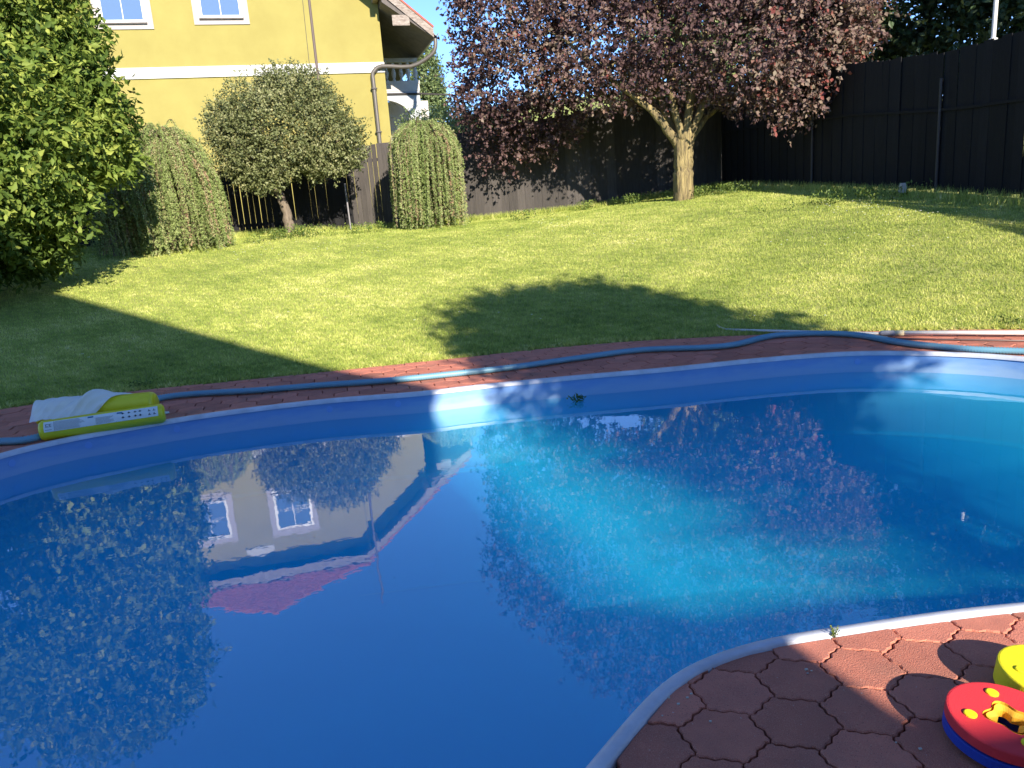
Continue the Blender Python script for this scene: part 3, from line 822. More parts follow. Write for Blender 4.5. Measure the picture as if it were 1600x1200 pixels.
# roof: two slopes with half hip, each row of tiles stepped
def quad_rows(name, pa, pb, pc, pd, rows, par):
    """slope pa-pb (eave) to pd-pc (top), overlapping rows of tiles"""
    pa, pb, pc, pd = map(np.array, (pa, pb, pc, pd)); nn = np.cross(pb - pa, pd - pa); nn /= np.linalg.norm(nn)
    if nn[2] < 0: nn = -nn
    mb = MB()
    for k in range(rows):
        t0, t1 = k / rows, (k + 1.12) / rows; t1 = min(t1, 1)
        l0, r0, l1, r1 = pa + (pd - pa) * t0, pb + (pc - pb) * t0, pa + (pd - pa) * t1, pb + (pc - pb) * t1
        ln = np.linalg.norm(r0 - l0); nc = max(2, int(ln / .3))
        for c in range(nc):
            u0, u1 = c / nc, (c + .97) / nc
            q = [l0 + (r0 - l0) * u0, l0 + (r0 - l0) * u1, l1 + (r1 - l1) * u1, l1 + (r1 - l1) * u0]
            q = [q[0] + nn * .075, q[1] + nn * .075, q[2] + nn * .03, q[3] + nn * .03]
            mb.prism(q, -nn * .03)
    return mb.build(name, M_tile, par, kind='stuff')
LEN = 12.6; sb = 4.0; zR = roofz(6.8)
roof = MB()
tk = .16
# roof decking
E_r = [hp(-ovE, ovF, zE), hp(-ovE, -LEN, zE), hp(6.8, -LEN, zR), hp(6.8, ovF - sb, zR), hp(uh, ovF, zHip)]
E_l = [hp(GW + ovE, ovF, zE), hp(GW + ovE, -LEN, zE), hp(6.8, -LEN, zR), hp(6.8, ovF - sb, zR), hp(GW - uh, ovF, zHip)]
E_h = [hp(uh, ovF, zHip), hp(GW - uh, ovF, zHip), hp(6.8, ovF - sb, zR)]
for P_ in (E_r, E_l, E_h): roof.prism(P_, (0, 0, tk))
rf = roof.build('roof', M_soffit, house)
lift = np.array([0, 0, tk])
quad_rows('roof_tiles', E_r[0] + lift, E_r[1] + lift, hp(uh, -LEN, zHip) + lift, E_r[4] + lift, 15, rf)
quad_rows('roof_tiles', hp(uh, ovF, zHip) + lift, hp(uh, -LEN, zHip) + lift, hp(6.8, -LEN, zR) + lift, hp(6.8, ovF - sb, zR) + lift, 14, rf)
quad_rows('roof_tiles', E_l[0] + lift, E_l[1] + lift, hp(6.8, -LEN, zR) + lift, hp(6.8, ovF - sb, zR) + lift, 28, rf)
quad_rows('roof_tiles', E_h[0] + lift, E_h[1] + lift, E_h[2] + lift + np.r_[EU * -.02, 0], E_h[2] + lift + np.r_[EU * .02, 0], 15, rf)
# ridge and hip caps
mb = MB(); mb.tube([hp(6.8, -LEN, zR + tk + .05), hp(6.8, ovF - sb, zR + tk + .05)], .11, 8)
for a in (uh, GW - uh): mb.tube([hp(6.8, ovF - sb, zR + tk + .05), hp(a, ovF, zHip + tk + .05)], .10, 8)
mb.build('ridge_cap', M_tile, rf)
# verge tiles one by one along the visible edge
vt = MB().box(-.16, .16, -.02, .10, -.012, .012); vme = vt.mesh('tile'); vme.materials.append(M_tile)
# verge boards, soffit boards, purlin ends
def slope_board(u0, z0, u1, z1, f, th, dz0, dz1, mt, name, par):
    mb = MB(); P_ = [hp(u0, f, z0 + dz0), hp(u0, f, z0 + dz1), hp(u1, f, z1 + dz1), hp(u1, f, z1 + dz0)]
    mb.prism(P_, (EF[0] * th, EF[1] * th, 0)); return mb.build(name, mt, par)
for sgn in (0, 1):
    g_ = (lambda u: u) if sgn == 0 else (lambda u: GW - u)
    slope_board(g_(-ovE), zE, g_(uh), zHip, ovF + .003, .035, -.16, .15, M_wood, 'barge_board', rf)
    slope_board(g_(-ovE), zE, g_(uh), zHip, ovF + .003, .06, .155, .235, M_tile, 'verge_tile', rf)
slope_board(uh, zHip, GW - uh, zHip, ovF + .003, .035, -.12, .13, M_wood, 'barge_board', rf)
for u in np.arange(-ovE + .18, uh, .34):
    for par_ in (0,):
        z0 = zE + pit * (u + ovE)
        mb = MB(); P_ = [hp(u, ovF, z0 - .012), hp(u + .30, ovF, z0 + .30 * pit - .012), hp(u + .30, .02, z0 + .30 * pit - .012), hp(u, .02, z0 - .012)]
        if u + .3 < uh: mb.prism(P_, (0, 0, -.02)); mb.build('soffit_board', M_soffit, rf)
for u in (.12, 2.35):
    z0 = zE + pit * (u + ovE) - .22
    mb = MB(); mb.obox(hp(u, .48, z0), np.r_[EU * .09, 0], np.r_[EF * .52, 0], (0, 0, .12)); mb.build('purlin_end', M_wood, rf)
# eave box along the right side
mb = MB(); mb.prism([hp(-ovE, ovF - .02, zE - .16), hp(-ovE, ovF - .02, zE - .01), hp(-.02, ovF - .02, zw_c - .02), hp(-.02, ovF - .02, zw_c - .35)], (-EF[0] * 11, -EF[1] * 11, 0)); mb.build('eave_soffit', M_soffit, rf)
mb = MB(); mb.obox(hp(-.62, ovF + .002, zE + .42), np.r_[EU * .3, 0], np.r_[EF * .01, 0], (0, 0, .17)); mb.build('soffit_panel', M_wood, rf)
# gutter and downpipe
gpts = [hp(-ovE - .09, ovF + .02, zE - .03), hp(-ovE - .09, -LEN, zE - .03)]
mb = MB()
arc = [(math.cos(a), math.sin(a)) for a in np.linspace(math.pi, 2 * math.pi, 8)]
pr = [hp(-ovE - .09 - c * .09, ovF + .06, zE - .02 + s_ * .09) for c, s_ in arc] + [hp(-ovE - .09 + c * -.075, ovF + .06, zE - .02 + s_ * .075) for c, s_ in reversed(arc)]
mb.prism(pr, (-EF[0] * 13, -EF[1] * 13, 0)); mb.build('gutter', M_pipe, house)
pp = [hp(-ovE - .07, .75, zE - .08), hp(-ovE - .05, .75, zE - .45), hp(-ovE + .15, .68, zE - .72), hp(-.9, .45, zE - 1.02), hp(.1, .18, 6.66), hp(.40, .13, 6.50), hp(.46, .12, 6.36), hp(.46, .12, 6.1), hp(.46, .12, 5.0), hp(.46, .12, HB)]
mb = MB(); mb.tube(catmull(pp, 3, False), .072, 12); mb.build('downpipe', M_pipe, house, smooth=True)
for z in (5.9, 4.4):
    mb = MB(); mb.tube([hp(.46, .12, z), hp(.46, .12, z + .04)], .118, 12); mb.build('pipe_clip', M_pipe, house)
# balcony on the right side wall
bal = MB(); f0, f1 = -4.6, -2.6
bx = MB(); bx.obox(hp(-.85, (f0 + f1) / 2, 6.33), np.r_[EU * .85, 0], np.r_[EF * (f1 - f0) / 2, 0], (0, 0, .13)); balc = bx.build('balcony', M_stone, house)
mb = MB()
sp = [hp(0, f1 - .02, 6.2), hp(-1.68, f1 - .02, 6.2), hp(-1.68, f1 - .02, 5.15), hp(-1.25, f1 - .02, 5.15)] + [hp(-1.25 + 1.15 * (1 - math.cos(a)) , f1 - .02, 5.15 + .75 * math.sin(a)) for a in np.linspace(.2, math.pi / 2, 8)] + [hp(0, f1 - .02, 5.9)]
mb.prism(sp, (-EF[0] * .3, -EF[1] * .3, 0)); mb.build('arch', mat('grey_render', (.42, .44, .48), .85), balc)
mb = MB(); mb.lathe(tuple(hp(-1.42, f1 - .2, HB)), [(.2, 0), (.2, .2), (.15, .3), (.145, 3.85), (.2, 3.95), (.2, 4.12)], 14); mb.build('column', M_stone, balc)
mb = MB(); mb.obox(hp(-.85, f1 - .12, 7.36), np.r_[EU * .85, 0], np.r_[EF * .12, 0], (0, 0, .07)); mb.build('handrail', M_stone, balc)
mb = MB(); mb.obox(hp(-.85, f1 - .12, 6.52), np.r_[EU * .87, 0], np.r_[EF * .14, 0], (0, 0, .06)); mb.build('base_rail', M_stone, balc)
mb = MB(); mb.obox(hp(-1.2, f0 - .3, 3.5), np.r_[EU * 1.2, 0], np.r_[EF * .1, 0], (0, 0, 2.6)); mb.build('rear_wall', M_stone, balc)
bme = MB().lathe((0, 0, 0), [(.07, 0), (.07, .05), (.04, .09), (.085, .24), (.09, .32), (.045, .52), (.04, .58), (.065, .64), (.065, .71)], 10).mesh('baluster'); bme.materials.append(M_stone)
for k in range(6):
    o = bpy.data.objects.new('baluster', bme); COL.objects.link(o); o.parent = balc
    o.location = Vector(hp(-.15 - .29 * k, f1 - .12, 6.58)) - wloc(balc)
mb = MB(); mb.obox(hp(-1.62, (f0 + f1) / 2 - .1, 7.36), np.r_[EU * .09, 0], np.r_[EF * .9, 0], (0, 0, .07)); mb.build('handrail', M_stone, balc)
# branch-like iron arm pointing right below balcony
mb = MB(); mb.tube([hp(-.1, f1 + .02, 6.10), hp(-1.7, f1 + .02, 6.08), hp(-3.3, f1 + .1, 5.95)], [.04, .04, .02], 6); mb.build('awning_arm', M_iron, house)
mb = MB(); mb.obox(hp(11.5, -5.5, zR + .1), np.r_[EU * .4, 0], np.r_[EF * .4, 0], (0, 0, .8)); mb.build('chimney', M_stone, rf)

# ------------------------------------------------------------------ own house behind (its gable shades the left lawn)
oh = thing('garden_house', 'house with a pitched roof behind the pool, shading the left side of the lawn', 'house', (-3, -8, 0))
cx, cy, ze = 3.30, -4.0, 4.85
wd_ = 12.5
pk = .80
mb = MB(); mb.prism([(cx, cy, 0), (cx - wd_, cy, 0), (cx - wd_, cy, ze), (cx - wd_ / 2, cy, ze + wd_ / 2 * pk), (cx, cy, ze)], (0, -9, 0)); mb.build('wall', M_render2, oh)
for s in (0, 1):
    x0 = cx + .02 if s == 0 else cx - wd_ - .02; xm = cx - wd_ / 2
    mb = MB(); mb.prism([(x0, cy + .05, ze + .0), (xm, cy + .05, ze + abs(x0 - xm) * pk), (xm, cy + .05, ze + abs(x0 - xm) * pk + .18), (x0, cy + .05, ze + .18)], (0, -9.2, 0)); mb.build('roof', M_tile, oh)
for x in (0.2, -3.4, -6.4):
    mb = MB(); mb.box(x - .7, x + .7, cy, cy + .03, .9, 2.3); fr_ = mb.build('window', M_frame, oh)
    mb = MB(); mb.box(x - .62, x + .62, cy + .032, cy + .036, .98, 2.22); mb.build('pane', M_glass, fr_)
mb = MB(); mb.box(cx + .003, 7.5, cy - .3, cy, 0, 2.82); tag(mb.build('shadow_wall', M_render2), 'plain rendered wall added out of view beside the house to shade the near paving', 'wall')  # added unseen caster; its top edge sets the shadow line across paving and discs
mb = MB(); mb.box(1.4, 2.4, cy, cy + .04, .02, 2.1); mb.build('door', M_wood, oh)

# ------------------------------------------------------------------ trees
def tree(name, label, cat, base, group=None): return thing(name, label, cat, tuple(base), group)
# purple leaved plum
tb = np.array([3.74, 15.90, 1.30])
t = tree('purple_plum_tree', 'large purple leaved tree with short thick yellowish trunk by the back fence', 'tree', tb)
mb = MB()
limb(mb, [tb + (0, 0, -.15), tb + (-.01, 0, .08), tb + (.0, 0, .7), tb + (0.02, 0, 1.35)], .195, .18, 44, .004, 9, 1)
for i_, v_ in enumerate(mb.v):
    dx, dy, zz_ = v_[0] - tb[0], v_[1] - tb[1], v_[2] - tb[2]; th_ = math.atan2(dy, dx)
    k_ = 1 + .045 * math.sin(5 * th_ + 1.5 * zz_) + .035 * math.sin(13 * th_ + 2.5 * math.sin(zz_ * 2)) + .02 * math.sin(21 * th_ - 3 * zz_) + .30 * max(0, .22 - zz_) * (1 + .6 * math.sin(4 * th_)) + .10 * max(0, zz_ - .9)
    mb.v[i_] = (tb[0] + dx * k_, tb[1] + dy * k_, v_[2])
tr_ = mb.build('trunk', M_bark_y, t, smooth=True)
lm = [((-.10, 0, 1.1), (-.62, -.2, 1.75), (-1.3, -.1, 2.35), (-2.2, .5, 3.3), .095), ((-.06, .02, 1.15), (-.32, .1, 1.8), (-.62, .2, 2.7), (-1.4, .4, 4.2), .085), ((.0, .05, 1.2), (-.1, .3, 2.1), (.05, .5, 3.2), (.2, .6, 5.2), .10),
      ((.05, -.05, 1.2), (.12, -.2, 2.0), (.42, .0, 3.0), (1.0, .5, 4.8), .10), ((.08, .02, 1.15), (.35, -.1, 1.75), (.75, .1, 2.6), (1.7, .5, 3.8), .095), ((.12, .0, 1.1), (.5, .1, 1.6), (1.2, .2, 2.0), (2.6, .3, 2.7), .07),
      ((-.02, -.1, 1.2), (-.22, -.2, 1.9), (-.35, -.2, 2.9), (-.5, .3, 4.3), .08), ((.1, .1, 1.2), (.4, .6, 2.0), (.6, 1.2, 3.2), (.8, 1.8, 4.8), .08)]
for k, (a, b, c, d, r) in enumerate(lm):
    mb = MB(); P_ = [tb + np.array(q) for q in (a, b, c, d)]
    limb(mb, P_, r, r * .3, 9, .03, 6, 30 + k)
    rr = np.random.default_rng(60 + k)
    for q in range(9):
        s = rr.uniform(.35, 1); bpt = P_[1] * (1 - s) + P_[3] * s if s > .7 else P_[1] * (1 - s) + P_[2] * s
        bpt = catmull(P_, 12, False)[int(s * 35)]
        dd = rr.normal(size=3) * (1, .6, .45) + (0, .3, .3); dd[2] = abs(dd[2]) + .1; dd[1] = abs(dd[1]); dd /= np.linalg.norm(dd); l = rr.uniform(.8, 1.8)
        limb(mb, [bpt, bpt + dd * l * .5 + (0, 0, .05), bpt + dd * l + (0, 0, .05)], r * .3, .008, 5, .05, 4, 90 + q)
    mb.build('limb', M_bark_y, t, smooth=True)
def B(x, y, D, rx, rz, ry=None): return (at(x, y, D), (rx, ry or rx, rz))
pb = [B(810, 115, 16.8, 1.2, 1.0), B(800, 30, 16.8, 1.15, 1.15), B(785, 215, 17.3, .70, .60, .45), B(850, 185, 17.2, .80, .62, .6), B(900, 60, 16.0, 1.4, 1.2), B(985, 60, 15.8, 1.4, 1.05),
      B(1090, 50, 15.6, 1.6, 1.15), B(1180, 70, 15.4, 1.4, 1.05), B(1240, 60, 15.2, 1.2, 1.0), B(1275, 25, 15.2, 1.0, 1.0), B(1245, 145, 15.0, .42, .42), B(1215, 120, 15.1, .6, .5), B(965, 125, 15.7, .62, .42), B(862, 150, 16.8, .5, .45),
      B(880, -110, 16.4, 1.9, 1.8), B(1050, -140, 16, 2.3, 2.0), B(1230, -110, 15.8, 1.9, 1.7), B(960, -270, 16.4, 1.9, 1.6), B(1090, -280, 16.3, 1.8, 1.4), B(770, -70, 16.6, 1.1, 1.2), B(755, 160, 16.9, .55, .5), B(1290, -60, 15.6, 1.1, 1.1)]
pb = [(c * np.array([1, 1, 0]) * (1 + .55 / math.hypot(c[0], c[1])) + np.array([0, 0, CAM_H + (c[2] - CAM_H) * (1 + .55 / math.hypot(c[0], c[1]))]), (r[0], min(r[1], 1.05), r[2])) for c, r in pb]
cm = crown('crown', pb, 13800, 9, .085, .062, 41, twl=.34, inner=.62, lump=.22, lf=2.4, droop=.10)
link('crown', cm, L_purple, t)
# round olive tree
tb = np.array([-4.45, 16.72, 1.24])
t = tree('round_leafed_tree', 'small standard tree with olive green ball crown before the yellow house', 'tree', tb)
mb = MB(); limb(mb, [tb + (.02, 0, -.1), tb + (0, 0, .05), tb + (-.03, 0, .45), tb + (-.14, 0, .95), tb + (-.10, 0, 1.5)], .125, .065, 10, .03, 6, 2); mb.build('trunk', M_bark, t, smooth=True)
mb = MB(); rr = np.random.default_rng(8)
top = tb + (-.12, 0, 1.1)
for k in range(18):
    a = k * 2.4; e = rr.uniform(.3, 1.3); d = np.array([math.cos(a) * math.cos(e), math.sin(a) * math.cos(e), math.sin(e)]); l = rr.uniform(1.0, 1.6)
    limb(mb, [top + (0, 0, rr.uniform(-.1, .3)), top + d * l * .5 + (0, 0, .1), top + d * l + (0, 0, .15)], .035, .006, 5, .06, 5, k)
mb.build('branch', M_bark, t, smooth=True)
rb = [B(440, 200, 17.2, 1.18, .98), B(385, 225, 17.0, .72, .66), B(510, 215, 17.0, .68, .68), B(455, 150, 17.2, .72, .48), B(395, 262, 16.8, .45, .34), B(505, 250, 16.9, .50, .32), B(415, 280, 16.7, .36, .22), B(350, 190, 17.1, .34, .28), B(545, 235, 17, .30, .34)]
cm = crown('crown', rb, 7200, 9, .056, .036, 51, twl=.22, inner=.35, lump=.20, lf=3.2, up=.5)
link('crown', cm, L_round, t)
# big shrub on the left
tb = np.array([-8.3, 12.3, gz([(-8.3, 12.3)])[0]])
t = tree('magnolia_shrub', 'tall broad leaved green shrub filling the left edge', 'shrub', tb)
mb = MB(); rr = np.random.default_rng(9)
for k in range(14):
    a = k * 2.4; e = rr.uniform(.5, 1.3); d = np.array([math.cos(a) * math.cos(e), math.sin(a) * math.cos(e), math.sin(e)]); l = rr.uniform(1.2, 2.3) * (1.2 if d[0] < .2 else .8)
    limb(mb, [tb + (rr.normal() * .12, rr.normal() * .12, 0), tb + d * l * .4 + (0, 0, .15), tb + d * l], .05, .012, 6, .05, 6, k)
    for q in range(4):
        s = rr.uniform(.4, .95); dd = d + rr.normal(size=3) * .6; limb(mb, [tb + d * l * s, tb + d * l * s + dd * .5, tb + d * l * s + dd * .9], .018, .005, 5, .05, 4, q)
mb.build('stems', M_bark, t, smooth=True)
def BW(x, y, z, rx, rz, ry=None): return (np.array([x, y, z]), (rx, ry or rx, rz))
sb_ = [B(-10, 230, 13.7, 1.55, 1.25), B(-150, 200, 13.5, 2.1, 1.8), B(58, 165, 13.9, 1.05, .92), B(132, 205, 14.1, .60, .58), B(5, 60, 14.0, 1.15, 1.0), B(95, 245, 13.8, .62, .34), B(165, 245, 14.1, .38, .30), B(92, 98, 14.0, .58, .50),
       B(-70, -60, 14.0, 1.5, 1.15), B(-15, -110, 14.1, .95, .78), B(-25, 310, 13.5, .90, .40), B(-110, 370, 13.5, 1.3, .6), B(-5, 375, 13.8, .65, .34), B(30, 408, 13.9, .45, .18)]
cm = crown('crown', sb_, 11500, 8, .128, .064, 61, twl=.34, inner=.45, lump=.22, lf=1.6, up=.5)
link('crown', cm, L_shrub, t)
# low plants at the shrub foot
t = thing('fern_plant', 'low lit leafy plant at the foot of the left shrub', 'plant', tuple(at(75, 405, 14.2)))
cm = crown('leaves', [B(72, 372, 14.2, .34, .20), B(45, 395, 14.1, .5, .24), B(88, 400, 14.3, .3, .16)], 520, 8, .10, .045, 66, twl=.2, inner=.2)
link('leaves', cm, L_weed, t)

def larch(name, label, base, rx, ry, h, n, seed, lean=0., group=None, dome=.36):
    """weeping form: strands arch from the crown top and hang to the ground"""
    r = np.random.default_rng(seed); base = np.array(base)
    t = tree(name, label, 'weeping larch', base, group)
    mb = MB(); limb(mb, [base + (0, 0, -.1), base + (lean * .2, 0, h * .5), base + (lean * .5, 0, h * .93)], .07, .04, 8, .04, 5, seed); mb.build('trunk', M_bark, t, smooth=True)
    P = []; D = []; tint = []; sb2 = MB(); Nn = []
    for k in range(n):
        a = r.uniform(0, 2 * math.pi); rr_ = math.sqrt(r.uniform(.03, 1)); 
        ex, ey = rx * rr_ * math.cos(a), ry * rr_ * math.sin(a)
        ex += .10 * rx * math.sin(3 * a + seed); 
        ztop = h * (1 - dome * rr_ ** 3 + .04 * r.normal())
        out = np.array([ex, ey, ztop])
        zend = r.uniform(-.02, .18) * h if rr_ > .55 else ztop - r.uniform(.3, .9)
        if r.uniform() < .3: zend = r.uniform(.1, .6) * h
        L_ = ztop - zend
        start = np.array([lean * .5, 0, h * .95])
        pts = [start * (1 - u) + out * u + np.array([0, 0, .12 * math.sin(math.pi * u)]) for u in (0, .5, .85)] + [out + np.array([ex * .05, ey * .05, -.12])]
        drift = r.normal(0, .05, 2)
        for u in (.35, .7, 1.0):
            pts.append(out + np.array([ex * .08 + drift[0] * u + lean * .25 * u, ey * .08 + drift[1] * u, -L_ * u]))
        C = catmull(np.array(pts), 9, False) + base
        if k % 3 == 0: sb2.tube(C, [.006] * len(C), 3, cap=False)
        seg = np.linalg.norm(np.diff(C, axis=0), axis=1); s = np.r_[0, np.cumsum(seg)]
        m = int(s[-1] / .020); u = r.uniform(s[-1] * .15, s[-1], m)
        Q = np.stack([np.interp(u, s, C[:, i]) for i in range(3)], 1) + r.normal(0, .008, (m, 3))
        tc = r.normal(.52, .22)
        for _ in range(4):
            P.append(Q); dd = r.normal(size=(m, 3)) * .55; dd[:, 2] -= .75; dd[:, 0] += ex * .35; dd[:, 1] += ey * .35; D.append(dd); tint.append(np.clip(r.normal(tc, .12, m), 0, 1)); Nn.append(r.normal(size=(m, 3)))
    P = np.concatenate(P); D = np.concatenate(D); tint = np.concatenate(tint); Nn = np.concatenate(Nn); m = len(P)
    link('needles', leaves_mesh('needles', P, D, Nn, .042 * r.uniform(.7, 1.3, m), np.full(m, .012), tint, .1), L_larch, t)
    sb2.build('strands', M_twig, t)
    return t
G = 'weeping larches by the fence'
larch('weeping_larch', 'weeping larch with round domed top between left shrub and round tree', (-6.45, 15.5, 1.05), .98, .85, 2.25, 560, 71, lean=.25, dome=.40, group=G)
larch('weeping_larch', 'low weeping larch shoot at the left foot of the domed larch', (-7.35, 15.0, 1.05), .38, .4, 1.15, 130, 73, group=G)
larch('weeping_larch', 'columnar weeping larch right of the slatted fence, hanging to the lawn', (-1.47, 16.75, 1.12), .68, .66, 2.08, 400, 72, group=G, dome=.16)

# background trees
def simple_tree(name, label, base, blobs, n, per, ln, wd, seed, mt, tr_h, tr_r, group=None, inner=.5):
    base = np.array(base, float); t = tree(name, label, 'tree', base, group)
    mb = MB(); limb(mb, [base + (0, 0, -.2), base + (.05, 0, tr_h * .5), base + (0, 0, tr_h)], tr_r, tr_r * .4, 8, .03, 5, seed)
    rr = np.random.default_rng(seed)
    for c, r in blobs[:6]: limb(mb, [base + (0, 0, tr_h * .5), (base + (0, 0, tr_h * .6)) * .5 + np.array(c) * .5, np.array(c)], tr_r * .45, .02, 6, .04, 5, seed + 1)
    mb.build('trunk', M_bark, t, smooth=True)
    link('crown', crown('crown', blobs, n, per, ln, wd, seed, twl=.5, inner=inner, lump=.18, lf=1.4), mt, t)
    return t
simple_tree('poplar_tree', 'slim light green tree beside the pale balcony', at(668, 230, 44), [B(668, 165, 44, .8, 1.2), B(665, 120, 44, .7, 1.2), B(662, 95, 44, .4, .7), B(680, 150, 44, .5, .6)], 1500, 7, .16, .10, 81, L_pale, 5, .12)
simple_tree('garden_bush', 'bright green bush behind the fence between the larch and the purple tree', at(730, 215, 24), [B(735, 207, 24, .8, .45), B(765, 205, 24, .7, .4), B(700, 207, 25, .6, .5), B(655, 205, 27, .5, .35)], 1300, 7, .10, .06, 82, L_pale, 1.0, .06)
G = 'trees beyond the right fence'
simple_tree('leafy_tree', 'dark green tree behind the black fence, next to the purple crown', (9.2, 17.2, 1.4), [BW(8.6, 17.3, 5.2, 1.8, 2.0), BW(9.6, 16.2, 4.6, 1.9, 1.9), BW(9.2, 17.0, 6.8, 1.7, 1.5), BW(8.2, 18, 3.9, 1.4, 1.2)], 4200, 8, .13, .08, 83, L_dark, 4, .16, G)
simple_tree('leafy_tree', 'dark green tree left of the white pole behind the black fence', (10.2, 14.2, 1.4), [BW(10.2, 14.4, 5.0, 1.9, 2.0), BW(10.6, 13.2, 4.3, 1.7, 1.7), BW(10.2, 14.6, 7.0, 1.6, 1.5), BW(9.6, 15.2, 3.6, 1.4, 1.3)], 4200, 8, .13, .08, 84, L_dark, 4, .16, G)
simple_tree('leafy_tree', 'dark green tree right of the white pole behind the black fence', (11.2, 11.6, 1.3), [BW(11.0, 11.6, 4.5, 1.8, 1.8), BW(11.4, 10.2, 4.2, 1.6, 1.7), BW(11.0, 11.4, 6.3, 1.5, 1.4), BW(10.2, 12.6, 3.4, 1.2, 1.2)], 4200, 8, .13, .08, 85, L_dark, 4, .16, G)
simple_tree('leafy_tree', 'tall pale green tree far behind the purple tree', (6.5, 27, 1.4), [BW(6.5, 27, 4.8, 2.2, 2.2), BW(8.5, 26.5, 5.0, 2.0, 2.4), BW(7.5, 27, 7.3, 2.0, 1.8), BW(10.5, 25, 4.6, 2, 2.2)], 3600, 7, .2, .12, 86, L_pale, 4, .2, G)
# tree behind the viewer: its shade crosses pool and lawn
simple_tree('shade_tree', 'round tree right of the house, throwing the shadow on the middle of the lawn', (4.8, -1.0, 0), [BW(4.7, -1, 4.05, 1.45, 1.2), BW(4.1, -1, 4.35, .95, .8), BW(5.3, -1, 3.9, .9, .9), BW(4.8, -1.1, 4.85, .95, .72), BW(5.1, -.9, 3.3, .75, .7), BW(4.35, -1, 2.65, .95, .85)], 5200, 8, .13, .08, 87, L_shrub, 3, .13, inner=.3)

# ------------------------------------------------------------------ pool side objects
def hose_path():
    px = [(-60, 690), (0, 690), (60, 683), (150, 650), (262, 620), (400, 610), (500, 602), (600, 595), (700, 585), (800, 574), (900, 560), (1000, 547), (1100, 543), (1150, 538), (1190, 528), (1225, 523), (1300, 521), (1350, 525), (1400, 534), (1450, 540), (1520, 546), (1600, 549), (1680, 552)]
    P = []
    for x, y in px:
        z = .033; p = gp(x, y, z); P.append(p)
    P[3] = gp(158, 655, .033); P[3][:2] += (0, .15)
    return catmull(np.array(P), 30, False)
hpth = hose_path()
hs = np.r_[0, np.cumsum(np.linalg.norm(np.diff(hpth, axis=0), axis=1))]
nr_ = int(hs[-1] / .011); ts = np.linspace(0, hs[-1], nr_)
hpts = np.stack([np.interp(ts, hs, hpth[:, i]) for i in range(3)], 1)
mb = MB(); mb.tube(hpts, [.032 if k % 2 else .0245 for k in range(nr_)], 9)
tag(mb.build('pool_hose', M_hose, smooth=True), 'long ribbed blue vacuum hose lying along the far paving', 'hose')
# telescopic pole
t = thing('telescopic_pole', 'white telescopic pool pole with elbow end lying along the lawn edge', 'pole', tuple(gp(1385, 524)))
P = lambda x, y, z=.035: gp(x, y, z)
mb = MB(); mb.tube([P(1133, 515), P(1376, 521)], .0125, 10); mb.build('thin_tube', M_alu, t, smooth=True)
mb = MB(); mb.tube([P(1411, 520, .04), P(1700, 520, .04)], .021, 12); mb.build('thick_tube', M_alu, t, smooth=True)
mb = MB(); mb.tube(catmull([P(1119, 506, .06), P(1122, 511, .045), P(1134, 515.2)], 5, False), [.012, .015, .017, .019, .019, .018, .018, .018, .017, .016, .016], 10); mb.build('elbow', M_cream, t, smooth=True)
mb = MB(); mb.tube([P(1374, 521), P(1378, 521), P(1396, 520.5, .038), P(1399, 520.5, .038)], [.018, .028, .028, .024], 12); mb.build('clamp', M_grey, t, smooth=True)
mb = MB(); mb.obox(P(1381, 528, .02), (.035, 0, 0), (0, .012, 0), (0, 0, .012)); mb.build('clamp_lever', M_grey, t, bevel=.004)
mb = MB(); mb.tube([P(1398, 520.5, .038), P(1412, 520, .04)], .026, 12); mb.build('collar', M_cream, t, smooth=True)
mb = MB(); mb.tube([P(1392, 529, .012), P(1700, 534, .012)], .008, 8)
tag(mb.build('thin_streak', mat('brown_streak', (.16, .11, .10), .5), smooth=True), 'thin brown rod lying between the white pole and the blue hose', 'streak')  # slim brown tube running just below the white pole

# yellow inflatable with printed label
def capsule(mb, a, b, r, n=16, squash=1.0):
    a = np.array(a); b = np.array(b); t = (b - a) / np.linalg.norm(b - a)
    pts = []; rs = []
    for q in np.linspace(0, math.pi / 2, 6): pts.append(a + t * (r * .7 * (1 - math.cos(math.pi / 2 - q + 0)) if 0 else r * .45 * (1 - math.cos(q)))); rs.append(r * (.55 + .45 * math.sin(q)))
    for u in np.linspace(.12, .88, 7): pts.append(a + (b - a) * u); rs.append(r * (1 + .012 * math.sin(u * 40)))
    for q in np.linspace(math.pi / 2, 0, 6): pts.append(b - t * r * .45 * (1 - math.cos(q))); rs.append(r * (.55 + .45 * math.sin(q)))
    mb.tube(pts, rs, n); return mb
fa, fb_ = gp(62, 674, .075), gp(258, 645, .075)
ba, bb_ = gp(58, 648, .11), gp(245, 630, .11)
t = thing('inflatable_float', 'yellow twin tube inflatable with printed safety label on the pool rim', 'pool float', tuple(gp(160, 672)))
mb = MB(); capsule(mb, fa, fb_, .078, 20); mb.build('front_tube', M_yvinyl, t, smooth=True)
mb = MB(); capsule(mb, ba, bb_, .100, 20); mb.build('back_tube', M_yvinyl, t, smooth=True)
ax = (fb_ - fa) / np.linalg.norm(fb_ - fa); sd = np.array([ax[1], -ax[0], 0])   # towards camera
mb = MB(); mb.tube([fb_ - ax * .005, fb_ + ax * .03], [.012, .007], 8); mb.build('valve', M_label, t)
LF = np.linalg.norm(fb_ - fa)
def on_tube(s, th, r=.0795):
    """s along the front tube, th angle from the horizontal towards the camera"""
    return fa + ax * s * LF + sd * math.cos(th) * r + np.array([0, 0, 1]) * math.sin(th) * r
